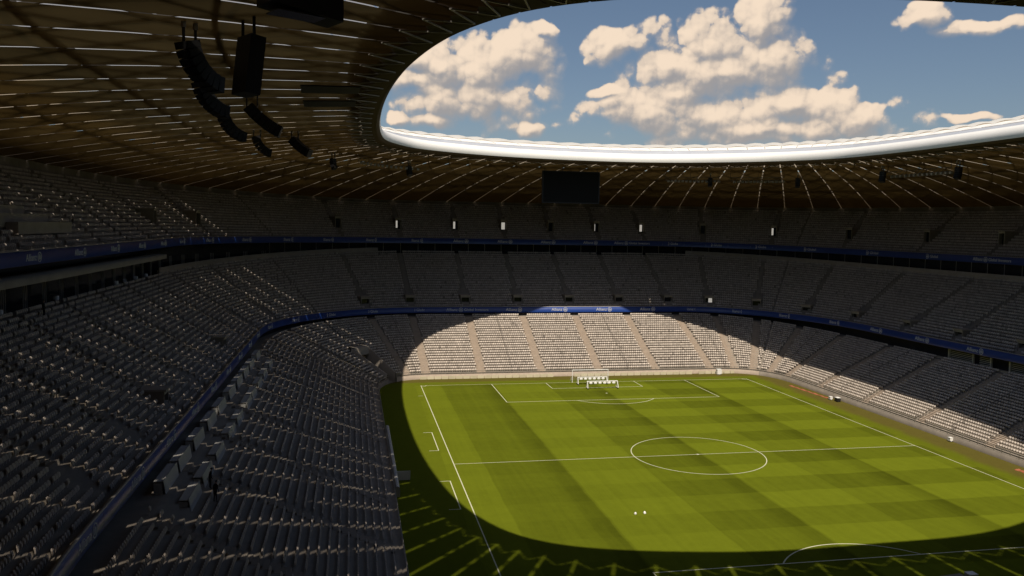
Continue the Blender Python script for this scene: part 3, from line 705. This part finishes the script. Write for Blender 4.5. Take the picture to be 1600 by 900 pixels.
# steel lattice in the roof void: diamonds and ring members
m = MB(); S_ = np.linspace(SOFF+.01, 1.0, 13)
for i in range(len(TE)-1):
    t0, t1 = TE[i], TE[i+1]; tm = (t0+t1)/2
    qd = (t1-t0)*.5; pts0 = CEIL(np.full(13, t0+qd*.5), S_, 1.5); pts1 = CEIL(np.full(13, t1+qd*.5), S_, 1.5); ptm = CEIL(np.full(13, tm+qd*.5), S_, 1.5)
    for j in range(12):
        if j % 2 == 0: m.bar(pts0[j], ptm[j+1], .13); m.bar(pts1[j], ptm[j+1], .13)
        else: m.bar(ptm[j], pts0[j+1], .13); m.bar(ptm[j], pts1[j+1], .13)
    for s in (0.30, 0.52, 0.76):
        q = CEIL(np.array([t0, tm, t1]), s, 1.8); m.bar(q[0], q[1], .3); m.bar(q[1], q[2], .3)
o = m.build('truss_lattice', STEEL, roof); o['kind'] = 'stuff'
# zigzag edge strut ring where the ceiling meets the soffit
m = MB()
for i in range(len(TE)-1):
    q = CEIL(np.array([TE[i], TE[i+1]]), SOFF+.045, -.12); w = CEIL(np.array([(TE[i]+TE[i+1])/2]), SOFF-.02, -.12)
    m.bar(q[0], w[0], .07); m.bar(w[0], q[1], .07)
m.build('edge_strut', GALV, roof)
# facade ring closing the building
fac = empty('facade'); tag(fac, 'outer shell of the stadium behind the tiers', 'facade')
tq = np.linspace(0, 8, 241); o0 = OUT(tq); e0 = o0-RIM(tq); e0[:, 2] = 0; e0 /= np.linalg.norm(e0, axis=1)[:, None]
strip('shell', [np.c_[(o0+e0*9.2)[:, :2], 0*tq-.4], np.c_[(o0+e0*13)[:, :2], 0*tq+22], np.c_[(o0+e0*9.05)[:, :2], RIM(tq)[:, 2]+2.9]], RIMW, fac, True)


# ------------------------------------------------------------------ things hung under the roof
def rebase(o, loc):
    loc = Vector(loc); o.location = loc
    for c in o.children: c.matrix_parent_inverse = Matrix.Translation(-loc)
def loudspeaker(pos, yaw, n, curl, size, label, ceil_z, rods=2, a_start=None):
    """curved line array: a chain of cabinets hung on rods; yaw = direction it curls towards"""
    o = empty('loudspeaker_array', (pos[0], pos[1], pos[2])); tag(o, label, 'loudspeaker', 'loudspeaker arrays under the roof')
    o.rotation_euler[2] = yaw; w, dpt, h = size; a = a_start or (0.06 if curl < 1 else 0.3); x = z = 0.0; pts = []
    for k in range(n):
        pts.append((x, z, a)); x += math.sin(a)*h; z -= math.cos(a)*h; a += curl/n
    x0 = -sum(p[0] for p in pts)/n; z0 = -sum(p[1] for p in pts)/n
    for (px, pz, a_) in pts:
        m = MB(); ca, sa = math.cos(a_), math.sin(a_); hh = h*.485
        q = []
        for sy in (-1, 1):
            for (dx, dz) in ((-dpt/2, -hh), (dpt/2, -hh*.86), (dpt/2, hh*.86), (-dpt/2, hh)):
                q.append((px+x0+dx*ca+dz*sa*-1, sy*w/2, pz+z0+dx*sa+dz*ca))
        m.add(q, [(0, 1, 2, 3), (7, 6, 5, 4), (0, 4, 5, 1), (1, 5, 6, 2), (2, 6, 7, 3), (3, 7, 4, 0)]); m.build('cabinet', BLACK, o)
    tx, tz = pts[0][0]+x0, pts[0][1]+z0+h/2
    for k in range(rods):
        xx = tx-dpt*.3+k*dpt*.9; top = ceil_z-pos[2]+.1
        MB().bar((xx, 0, tz-.1), (xx, 0, top-.5), .09).build('hanger', BLACK, o); MB().bar((xx, 0, top-.55), (xx, 0, top), .15).build('bracket', GALV, o)
def cz(t, s): return CEIL([t], s)[0]
def hang(u_t, u_s, drop):
    p = cz(u_t, u_s); return (p[0], p[1], p[2]-drop), p[2]
inw = lambda t, s: math.atan2(*(RIM([t])[0]-OUT([t])[0])[[1, 0]])
for (t, s, drop, n, curl, size, lab) in (
    (7.805, .32, 2.7, 8, 1.3, (1.2, 1.0, .46), 'nearest big curved black loudspeaker array hanging under the left roof'),
    (0.025, .32, 2.4, 8, 1.3, (1.2, 1.0, .44), 'second curved black loudspeaker array from the viewer in the left roof row'),
    (0.32, .33, 2.4, 8, 1.25, (1.2, 1.0, .46), 'third curved black loudspeaker array from the viewer in the left roof row'),
    (0.685, .32, 2.2, 7, 1.2, (1.2, 1.0, .46), 'fourth and smallest loudspeaker array of the left roof row'),
    (1.32, .23, 2.0, 5, .6, (.9, .8, .4), 'small dark loudspeaker hanging left of the oval roof opening corner'),
    (1.715, .18, 2.0, 5, .6, (.9, .8, .4), 'small dark loudspeaker hanging left of the video screen'),
    (3.17, .20, 2.0, 5, .4, (.9, .8, .4), 'small dark loudspeaker right of the video screen under the white rim'),
    (3.495, .22, 2.0, 5, .4, (.9, .8, .4), 'small dark loudspeaker under the rim at the far right bend'),
    (3.895, .15, 2.0, 5, .4, (.9, .8, .4), 'dark loudspeaker second from the right edge under the right roof'),
    (4.23, .18, 2.0, 5, .4, (.9, .8, .4), 'dark loudspeaker nearest the right edge under the roof')):
    p, z = hang(t, s, drop); loudspeaker(p, inw(t, s)+(0.35 if t > 7 or t < 1 else 0), n, curl, size, lab, z)
def floodlight(t, s, drop, w, h, lean, lab):
    p, z = hang(t, s, drop); o = empty('floodlight', p, inw(t, s)); tag(o, lab, 'floodlight', 'dark floodlight panels under the left roof')
    m = MB(); m.box((0, 0, 0), (1.0, w, h)); pan = m.build('panel', BLACK, o); pan.rotation_euler[1] = lean
    for r in range(3):
        for c in range(2):
            m = MB(); m.bar((.48, (c-.5)*w*.48, (r-1)*h*.31), (.58, (c-.5)*w*.48, (r-1)*h*.31), min(w*.2, h*.13), 10); m.build('lamp', GLASS_SHADE, pan)
    for y in (-w*.4, w*.4):
        MB().bar((0, y, h*.3), (0, y, z-p[2]+.1), .1).build('hanger', BLACK, o)
floodlight(7.765, .27, 2.9, 1.9, 3.6, .12, 'tall black floodlight panel hanging beside the nearest loudspeaker array')
for (t, s, drop, n, size, lab) in ((0.18, .25, 2.9, 7, (1.5, 1.1, .55), 'slanted black loudspeaker array hanging below the tall floodlight'),
                                   (0.73, .22, 2.3, 6, (1.5, 1.1, .55), 'smallest slanted black loudspeaker array low in the left roof')):
    p, z = hang(t, s, drop); loudspeaker(p, inw(t, s)-.2, n, .45, size, lab, z, 2, .75)
p, z = hang(7.585, .28, 1.5); o = empty('floodlight_box', p, .5); tag(o, 'black boxy floodlight at the very top left of the roof opening', 'floodlight')
m = MB(); m.add([(-1.9, -.9, -.5), (1.9, -.9, -.9), (1.9, .9, -.9), (-1.9, .9, -.5), (-1.9, -.9, .5), (1.9, -.9, .5), (1.9, .9, .5), (-1.9, .9, .5)], [(3, 2, 1, 0), (4, 5, 6, 7), (0, 1, 5, 4), (1, 2, 6, 5), (2, 3, 7, 6), (3, 0, 4, 7)])
b_ = m.build('casing', BLACK, o)
for x in (-1.2, 1.2): MB().bar((x, 0, .4), (x, 0, 1.6), .09).build('hanger', BLACK, o)
MB().box((0, 0, -.78), (3.0, 1.4, .06)).build('lens', GLASS_SHADE, o)
for (t, lab) in ((0.14, 'upper dark rectangular panel at the left roof edge'), (0.30, 'lower dark rectangular panel at the left roof edge')):
    q = CEIL([t-.035, t+.035, t+.035, t-.035], np.array([.05, .05, .16, .16])+.02, -.25); m = MB()
    m.add(list(q)+list(q+[0, 0, .12]), [(0, 1, 2, 3), (7, 6, 5, 4), (0, 4, 5, 1), (1, 5, 6, 2), (2, 6, 7, 3), (3, 7, 4, 0)])
    tag(m.build('shade_panel', BLACK), lab, 'panel')
def truss(t0, t1, s, drop, lab):
    o = empty('lighting_truss', tuple(CEIL([(t0+t1)/2], s)[0])); tag(o, lab, 'truss', 'lighting trusses under the roof')
    tq = np.linspace(t0, t1, 15); P_ = CEIL(tq, s, -drop)
    ch = MB()
    for k in range(14):
        for dz in (0, .7): ch.bar(P_[k]+[0, 0, dz], P_[k+1]+[0, 0, dz], .06)
        ch.bar(P_[k]+[0, 0, 0], P_[k+1]+[0, 0, .7], .04)
    ch.build('truss_frame', STEEL, o)
    for k in range(1, 15, 1): MB().box(P_[k]-[0, 0, .25], (.45, .45, .4)).build('lamp', GALV, o)
    for k in (0, 7, 14): MB().bar(P_[k]+[0, 0, .6], P_[k]+[0, 0, drop+.3], .04).build('hanger', STEEL, o)
    rebase(o, o.location)
truss(3.0, 3.20, .2, 1.6, 'slim lighting truss hanging right of the video screen')
truss(3.24, 3.44, .21, 1.6, 'slim lighting truss hanging at the far right bend')
truss(3.9, 4.2, .18, 1.6, 'lighting truss hanging at the right edge of the roof')
truss(1.42, 1.75, .18, 1.3, 'slim lighting truss below the left end of the white rim')
# video screen
o = empty('video_screen', (.45, 72, 36.3)); tag(o, 'large black video screen hanging under the far roof', 'screen')
MB().box((0, 0.35, 3.55), (13.1, .7, 7.1)).build('casing', BLACK, o); MB().box((0, -.03, 3.55), (12.6, .04, 6.6)).build('screen_face', mat('screen_black', (0.012, 0.012, 0.013), 0.75, spec=0.1), o)
for x in (-6, -2, 2, 6): MB().bar((x, .4, 7), (x, .4, 8.3), .09).build('hanger', STEEL, o)
for x in np.linspace(-5.8, 5.8, 5): MB().box((x, .78, 3.5), (.15, .15, 6.8)).build('frame_strut', STEEL, o)

# ------------------------------------------------------------------ tunnel in the far left corner
o = empty('tunnel_entrance'); tag(o, 'sunken grey players tunnel between the left and far lower stands', 'tunnel')
ta_, tb_, kr = TUN; fr = np.linspace(0, kr/24, 12); rise = (LB([1.5])[0][2]-1.05)/23
tf = np.linspace(121*0+ta_, tb_, 9)
edges = np.linspace(-0.5, 1.5, 121); ta_ = edges[np.searchsorted((edges[1:]+edges[:-1])/2, TUN[0])]
edges2 = np.linspace(1.5, 3.5, 121); mid2 = (edges2[1:]+edges2[:-1])/2; tb_ = edges2[np.searchsorted(mid2, TUN[1])]
tf = np.linspace(ta_, tb_, 9)
fl = [np.c_[(LF(tf)+(LB(tf)-LF(tf))*f)[:, :2], np.full(9, .03+.9*max(0, .25-f)*0)] for f in np.r_[-0.03, fr, .62]]
strip('ramp_floor', [q[::-1] for q in fl], CONC, o)
for tq, sg in ((ta_, -1), (tb_, 1)):
    a, b = LF(tq)[0], LB(tq)[0]; lo = []; hi = []; 
    for f in np.r_[-0.02, fr]:
        q = a+(b-a)*f; lo.append([q[0], q[1], -.1]); hi.append([q[0], q[1], 1.05+rise*(f*24)+.95])
    lo, hi = np.array(lo), np.array(hi); nrm = np.cross(b-a, [0, 0, 1]); nrm /= np.linalg.norm(nrm); nrm *= .25
    strip('side_wall', [lo, hi, hi+nrm*sg, lo+nrm*sg], CONC_L, o)
f = kr/24; q = LF(tf)+(LB(tf)-LF(tf))*f; zt = 1.05+rise*kr+.9; qq = q.copy(); dd = (LB(tf)-LF(tf)); dd[:, 2] = 0; dd /= np.linalg.norm(dd, axis=1)[:, None]
def zz(p, z): r = p.copy(); r[:, 2] = z; return r
strip('hood', [zz(q-dd*.9, zt-1.6), zz(q-dd*.7, zt), zz(q+dd*.9, zt+.25), zz(q+dd*.9, zt-1.6), zz(q-dd*.9, zt-1.6)], CONC_L, o)
strip('passage_shade', [zz(q+dd*2.5, 0), zz(q+dd*2.5, zt)], GLASS_SHADE, o)  # dark sheet painted for the shade deep in the tunnel

# ------------------------------------------------------------------ football things
def goal(y, s, lab):
    o = empty('goal', (0, y, 0)); tag(o, lab, 'goal')
    for x in (-3.72, 3.72): MB().bar((x, 0, 0), (x, 0, 2.5), .07, 10).build('post', WHITE, o)
    MB().bar((-3.78, 0, 2.5), (3.78, 0, 2.5), .07, 10).build('crossbar', WHITE, o)
    for x in (-3.7, 3.7):
        MB().bar((x, s*.05, 2.46), (x, s*1.0, 2.3), .03, 6).build('stay', WHITE, o)
    m = MB()
    for x in np.arange(-3.6, 3.61, .24): m.bar((x, s*1.0, 2.3), (x, s*2.0, 0.02), .006, 3); m.bar((x, s*.05, 2.46), (x, s*1.0, 2.3), .006, 3)
    for z in np.arange(0.1, 2.3, .24): yy = s*(2.0-z/2.3); m.bar((-3.6, yy, z), (3.6, yy, z), .006, 3)
    for x in (-3.66, 3.66):
        for z in np.arange(.1, 2.4, .24): m.bar((x, s*.05, z), (x, s*(2.0-z/2.3), z), .006, 3)
    m.build('net', NET, o)
goal(52.5, 1, 'white full size goal on the far goal line')
def wheeled_frame(x0, x1, y, lab):
    o = empty('wheeled_frame', ((x0+x1)/2, y, 0)); tag(o, lab, 'frame', 'low white wheeled frames before the far goal'); hw = (x1-x0)/2
    MB().bar((-hw, 0, 1.48), (hw, 0, 1.48), .07, 8).build('top_bar', WHITE, o); MB().bar((-hw, .55, 1.3), (hw, .55, 1.3), .05, 8).build('rear_bar', WHITE, o)
    for x in (-hw, hw):
        m = MB(); m.bar((x, 0, 1.5), (x-.06*np.sign(x)*-1, -.55, .22), .07, 8); m.bar((x, .1, 1.5), (x, .7, .22), .07, 8); m.bar((x, -.6, .24), (x, .75, .24), .06, 8); m.build('leg', WHITE, o)
        for yy in (-.5, .65):
            w = MB(); w.bar((x-.07, yy, .15), (x+.07, yy, .15), .15, 12); w.build('wheel', BLACK, o)
    for k in range(6):
        x = -hw+(k+.75)*(2*hw)/6.5; m = MB()
        prof = [(.16, 1.45), (.30, 1.30), (.36, 1.08), (.30, 1.0)]; n = 10
        q = [(x+r*math.cos(2*math.pi*i/n)*1.05, r*.8*math.sin(2*math.pi*i/n)+.1, z) for r, z in prof for i in range(n)]
        m.add(q, [(j*n+i, j*n+(i+1) % n, (j+1)*n+(i+1) % n, (j+1)*n+i) for j in range(3) for i in range(n)]+[tuple(range(n)), tuple(range(3*n, 4*n))[::-1]])
        m.build('reflector', WHITE, o, True)
wheeled_frame(-3.2, 2.7, 50.2, 'rear white wheeled frame with six hanging white heads, close to far goal')
wheeled_frame(-2.5, 3.5, 45.85, 'front white wheeled frame with six hanging white heads before far goal')
for x, y, lab in ((-16.7, -21.4, 'left one of two small white lumps on the sunlit grass'), (-15.6, -21.35, 'right one of two small white lumps on the sunlit grass')):
    m = MB(); n = 10; prof = [(.17, 0), (.2, .08), (.17, .2), (.11, .3), (.05, .36)]
    q = [(r*math.cos(2*math.pi*i/n)*(1.0+.2*math.sin(i*2.1)), r*math.sin(2*math.pi*i/n)+.3*z*(x+16), z) for r, z in prof for i in range(n)]
    m.add(q, [(j*n+i, j*n+(i+1) % n, (j+1)*n+(i+1) % n, (j+1)*n+i) for j in range(4) for i in range(n)]+[tuple(range(4*n, 5*n)), tuple(range(n))[::-1]])
    o = m.build('ground_marker', WHITE, None, True); o.location = (x, y, .012); o.scale = (.8, .8, .8); tag(o, lab, 'marker', 'white lumps on the grass')

# ------------------------------------------------------------------ pitch side things
# low cream boards along the foot of the far wall, one part each
bm_ = MB(); bm_.box((0, 0, .3), (1.32, .1, .6)); bm_.box((0, .2, .12), (1.2, .3, .05)); cream_me = bpy.data.meshes.new('kick_board'); cream_me.from_pydata(bm_.v, [], bm_.f); cream_me.materials.append(CREAM)
for i, x in enumerate(np.arange(-33, 36, 1.46)):
    if i in (19, 20, 21, 40): continue
    o = link('kick_board', cream_me, STAND['lower', 'far']); o.location = (x, 58.86, 0)
    o.rotation_euler[0] = random.uniform(-.12, .02)
def crate(name, loc, d, material, lab, cat, rz=0, lid=True):
    o = empty(name, loc, rz); tag(o, lab, cat); MB().box((0, 0, d[2]/2+.08), d).build('body', material, o)
    if lid: MB().box((0, 0, d[2]+.11), (d[0]*1.06, d[1]*1.06, .06)).build('lid', WHITE, o)
    for sx in (-1, 1):
        MB().bar((sx*d[0]*.35, -d[1]*.5, .09), (sx*d[0]*.35, d[1]*.5, .09), .09, 8).build('wheel', BLACK, o)
crate('storage_box', (30.4, 58.0, 0), (1.0, .8, 1.0), WHITE, 'small white box on wheels at the foot of the far sunlit stand', 'box')
crate('equipment_case', (40.3, 29.4, 0), (.7, .9, .65), BLACK, 'black case beside a white box at the foot of right stand', 'case')
crate('storage_box', (39.9, 31.0, 0), (.5, .6, .5), WHITE, 'white box next to the black case at the right stand', 'box')
crate('storage_box', (41.0, 1.4, 0), (.5, .55, .5), WHITE, 'lone white box at the foot of the right sunlit rows', 'box')
crate('field_trolley', (5.6, -42.3, 0), (3.0, 1.4, .4), CONC, 'grey trolley at bottom edge in the near shadow', 'trolley', .1, False)
crate('storage_box', (7.75, -42.0, 0), (.8, .7, .55), CREAM, 'pale box beside the grey trolley at the bottom edge', 'box')
m = MB(); m.box((0, 0, .7), (1.6, .12, 1.1)); o = empty('information_board', (-40.9, -6.2, 0), 0); m.build('panel', DESK, o); tag(o, 'small grey standing panel at the foot of the left stand', 'panel')
for x in (-.6, .6): MB().box((x, 0, .1), (.08, .6, .18)).build('foot', STEEL, o)
def mat_strip(p0, p1, w, lab):
    a, b = np.array(p0), np.array(p1); d = (b-a)/np.linalg.norm(b-a); s_ = np.array([-d[1], d[0]])*w/2; n = 24; m = MB()
    top = []; 
    for i in range(n+1):
        c = a+(b-a)*i/n; h = .05+.05*math.sin(i*1.7)+.03*random.random(); ww = 1+.25*math.sin(i*.9)
        top += [(*(c-s_*ww), .012), (*(c-s_*.7*ww), h+.02), (*(c+s_*.7*ww), h+.02), (*(c+s_*ww), .012)]
    m.add(top, [(4*i+j, 4*i+4+j, 4*i+5+j, 4*i+1+j) for i in range(n) for j in range(3)]); tag(m.build('rolled_mat', ORANGE), lab, 'mat', 'orange strips along the right wall')
mat_strip((39.4, 44.5), (40.2, 32.2), .5, 'long thin orange strip on the ground below the right stand corner')
mat_strip((39.6, -12.6), (39.8, -17.0), .7, 'short orange strip on the ground at the right picture edge')
o = empty('bench_shelter', (-41.7, 2.5, 0)); tag(o, 'long low pale grey shelter at the foot of the left stand', 'shelter')
n = 30; yy = np.linspace(-14.5, 14.5, n); prof = [(-.42, .8), (-.42, 1.2), (-.25, 1.25), (-.1, 1.22), (.02, 1.1), (.06, .8)]
strip('canopy', [np.stack([np.full(n, px), yy, np.full(n, pz)], -1) for px, pz in prof], DESK, o, True)
for y in np.linspace(-14.5, 14.5, 9): MB().add([(px, y+dy, pz-.02) for dy in (-.04, .04) for px, pz in prof+[(.06, .05), (-.42, .05)]], [tuple(range(8)), tuple(range(8, 16))[::-1]]).build('end_panel', GALV, o)
MB().box((-.2, 0, .4), (.3, 28.5, .12)).build('bench', STEEL, o)

# ------------------------------------------------------------------ grey desks at the top of the left lower tier
def desk(x, y, z, ln, hgt, lab):
    o = empty('press_desk', (x, y, z)); tag(o, lab, 'desk', 'grey desk blocks on the left lower tier')
    MB().add([(.28, -ln/2, .0), (.28, ln/2, .0), (.05, ln/2, hgt), (.05, -ln/2, hgt), (.22, -ln/2, .0), (.22, ln/2, .0), (-.01, ln/2, hgt), (-.01, -ln/2, hgt)],
             [(0, 1, 2, 3), (7, 6, 5, 4), (0, 4, 5, 1), (1, 5, 6, 2), (2, 6, 7, 3), (3, 7, 4, 0)]).build('front_panel', DESK, o)
    MB().box((-.36, 0, hgt-.12), (.68, ln, .06)).build('desk_top', DESK, o)
    for yy in (-ln/2+.04, ln/2-.04): MB().box((-.37, yy, hgt/2-.2), (.66, .06, hgt-.1)).build('side_panel', DESK, o)
ORD = ['nearest', 'second', 'third', 'fourth', 'fifth', 'sixth', 'seventh', 'eighth', 'ninth', 'farthest']
for i, y in enumerate((-34.5, -28.8, -22, -14.6, -7.6, .4, 7.2, 13.9, 20.3, 28.7)):
    desk(-61.7, y, 9.25, 5.0, 1.5, ORD[i]+' desk block of the rear row'+(' from the viewer' if 0 < i < 9 else '')+', under the blue board')
for i, y in enumerate((-35.9, -30, -23, -15.2, -8.8, -.6, 4.6, 11.4, 18.4, 26.5)):
    desk(-59.6, y, 8.3, 4.6, 1.25, ORD[i]+' desk block of the front row'+(' from the viewer' if 0 < i < 9 else '')+', above the seat rows')

# ------------------------------------------------------------------ cream louvred openings under the right board
o = empty('louvred_boxes'); tag(o, 'cream slatted windows under the blue board at right', 'windows')
for (t0, t1) in ((4.235, 4.300), (4.315, 4.345), (4.39, 4.45), (4.465, 4.50)):
    for k in range(7):
        q = LB([t0, t1]); nn = normal(LB, [t0, t1])*1.6; z = q[0][2]+.45+k*.3; a, b = q+nn
        MB().bar((a[0], a[1], z), (b[0], b[1], z), .07).build('slat', CREAM, o)
for tq in (4.235, 4.30, 4.345, 4.39, 4.45, 4.5):
    q = LB([tq])[0]+normal(LB, [tq])[0]*1.5; MB().box((q[0], q[1], q[2]+1.3), (.3, .3, 2.6)).build('pillar', CREAM, o)
q = LB([4.2, 4.55]); nn = normal(LB, [4.2, 4.55])*.3
MB().bar(q[0]+nn[0]+[0, 0, .3], q[1]+nn[1]+[0, 0, .3], .3).build('ledge', CONC_L, o)
rebase(o, tuple(LB([4.37])[0]))
# stepped wall block in the left upper tier
o = empty('stair_block'); tag(o, 'stepped grey concrete stair block in the upper tier at far left', 'stairs')
for k, (y1, fr_) in enumerate(((2.4, .18), (-1.6, .27), (-5.2, .36), (-9, .45))):
    t_ = .4; q = UF([t_])[0]+(UBK([t_])[0]-UF([t_])[0])*fr_
    MB().box((q[0]-.6, y1-8, q[2]+.9), (1.15, 16, 1.25)).build('wall_block', CONC_L, o)
rebase(o, (-80, -6, 28.5))
# a few white shell chairs behind the glazing of the left boxes
def shell_chair(t, lab):
    p = MBK([t])[0]+normal(MBK, [t])[0]*.75; o = empty('shell_chair', tuple(p), random.uniform(0, 6)); tag(o, lab, 'chair', 'white chairs behind the left middle tier')
    m = MB(); n = 10; prof = [(.10, .45), (.27, .47), (.30, .6), (.29, .82), (.26, .95)]
    for j in range(4):
        for i in range(n):
            if j > 1 and i in (0, 1, 9): continue
            a0, a1 = 2*math.pi*i/n, 2*math.pi*(i+1)/n
            q = [(prof[jj][0]*math.cos(a), prof[jj][0]*math.sin(a), prof[jj][1]) for jj, a in ((j, a0), (j, a1), (j+1, a1), (j+1, a0))]
            m.add(q, [(0, 1, 2, 3)])
    m.add([(.1*math.cos(2*math.pi*i/n), .1*math.sin(2*math.pi*i/n), .45) for i in range(n)], [tuple(range(n))])
    m.build('shell', WHITE, o, True)
    for a in (.8, 2.4, 3.9, 5.5): MB().bar((.1*math.cos(a), .1*math.sin(a), .46), (.26*math.cos(a), .26*math.sin(a), 0), .018, 5).build('leg', GALV, o)
for i, t in enumerate((.30, .47, .74, .79, .86, .93, 1.03, 1.10)):
    shell_chair(t, ['nearest white chair behind the left middle tier, at the picture edge', 'white chair beside the dark figure at left', 'third white chair along the left boxes', 'fourth white chair along the left boxes',
        'fifth white chair along the left boxes', 'sixth white chair along the left boxes', 'bright white chair near the corner of the left boxes', 'last white chair at the far corner of the left boxes'][i])

# ------------------------------------------------------------------ people
def person(loc, rz, lab, top=CLOTH, bottom=CLOTH, seated=False, h=1.76, lean=0.0):
    s = h/1.76
    if seated:
        J = [((0, 0, .55), .15), ((0, -.02, .80), .15), ((0, lean*.5, 1.05), .165), ((0, lean, 1.20), .07), ((0, lean+.02, 1.31), .085), ((0, lean+.03, 1.42), .09)]
        legs = lambda x: [((x*.10, .03, .52), .105), ((x*.13, .44, .52), .075), ((x*.13, .42, .10), .05), ((x*.13, .56, .05), .045)]
        arms = lambda x: [((x*.19, lean*.6, 1.08), .06), ((x*.25, .06, .82), .05), ((x*.16, .28, .72), .04), ((x*.13, .36, .70), .035)]
    else:
        J = [((0, 0, .95), .155), ((0, 0, 1.15), .14), ((0, lean*.5, 1.40), .165), ((0, lean, 1.53), .06), ((0, lean+.01, 1.63), .085), ((0, lean+.02, 1.73), .085)]
        legs = lambda x: [((x*.09, 0, .88), .10), ((x*.11, .03, .50), .07), ((x*.12, -.01, .09), .048), ((x*.13, .13, .045), .042)]
        arms = lambda x: [((x*.19, lean*.5, 1.42), .06), ((x*.25, lean*.5-.02, 1.14), .047), ((x*.24, lean*.5+.09, .90), .037), ((x*.23, lean*.5+.11, .81), .033)]
    V = []; Rr = []; Ed = []
    for p, r in J: V.append(p); Rr.append(r)
    Ed += [(i, i+1) for i in range(5)]
    for x in (-1, 1):
        b = len(V); L_ = legs(x); V += [p for p, r in L_]; Rr += [r for p, r in L_]; Ed += [(0, b)]+[(b+i, b+i+1) for i in range(3)]
        b = len(V); A_ = arms(x); V += [p for p, r in A_]; Rr += [r for p, r in A_]; Ed += [(2, b)]+[(b+i, b+i+1) for i in range(3)]
    me = bpy.data.meshes.new('body'); me.from_pydata([tuple(np.array(p)*s) for p in V], Ed, [])
    o = bpy.data.objects.new('body', me); COL.objects.link(o)
    sm = o.modifiers.new('skin', 'SKIN'); sm.use_smooth_shade = True
    for i, sv in enumerate(me.skin_vertices[0].data): sv.radius = (Rr[i]*s, Rr[i]*s*.85); sv.use_root = (i == 0)
    o.modifiers.new('sub', 'SUBSURF').levels = 1
    bpy.context.view_layer.update(); m2 = bpy.data.meshes.new_from_object(o.evaluated_get(bpy.context.evaluated_depsgraph_get())); bpy.data.objects.remove(o)
    neck = J[3][0][2]*s; hip = (J[0][0][2]+.03)*s
    m2.materials.clear(); [m2.materials.append(k) for k in (top, bottom, SKIN)]
    for pl in m2.polygons:
        z = pl.center.z; hand = abs(pl.center.x) > .2*s and z < (.86 if not seated else .74)*s and z > .4*s
        pl.material_index = 2 if z > neck+.01 or (hand and not seated) else 0 if z > hip else 1
    e = empty('person', loc, rz); tag(e, lab, 'person', 'people in the stadium'); b = link('body', m2, e)
    hd = J[5][0]; m = MB(); n = 10
    q = [(.1*s*math.sin(ph)*math.cos(2*math.pi*i/n), hd[1]*s-.012+.11*s*math.sin(ph)*math.sin(2*math.pi*i/n), (hd[2]-.02)*s+.12*s*math.cos(ph)) for ph in (.15, .6, 1.1, 1.6) for i in range(n)]
    m.add(q, [(j*n+i, j*n+(i+1) % n, (j+1)*n+(i+1) % n, (j+1)*n+i) for j in range(3) for i in range(n)]+[tuple(range(n))]); m.build('hair', BLACK, e, True)
def on_tier(F, B, rows, t, k, fr=.35):
    a, b = F([t])[0], B([t])[0]; p = a+(b-a)*((k+fr)/rows); p[2] = a[2]+(b[2]-a[2])*k/(rows-1); return tuple(p)
person(on_tier(LF, LB, 24, (-32.5+45)/90, 20), -1.2, 'person in dark clothes standing at the front row of grey desks', lean=.12)
person(on_tier(LF, LB, 24, (-35+45)/90, 19), -.6, 'person in dark clothes standing below the front desk row', lean=.15)
person(on_tier(MF, MBK, 24, (-12+45)/90, 22), -1.57, 'person in black at the back of the left middle tier')
person((-41.2, 57.6, 0.02), 2.6, 'person with pale top standing at the tunnel mouth', LCLOTH)

# empties sit at the base of their things
for (tier, side), o in STAND.items():
    f = {'lower': WALL, 'middle': MF, 'upper': UF}[tier]; rebase(o, tuple(f([sum(SIDES[side])/2])[0]))
rebase(roof, (0, 0, 44)); rebase(fac, (0, 0, 0)); 
for o in bpy.data.objects:
    if o.name == 'tunnel_entrance': rebase(o, tuple(WALL([1.5])[0]))
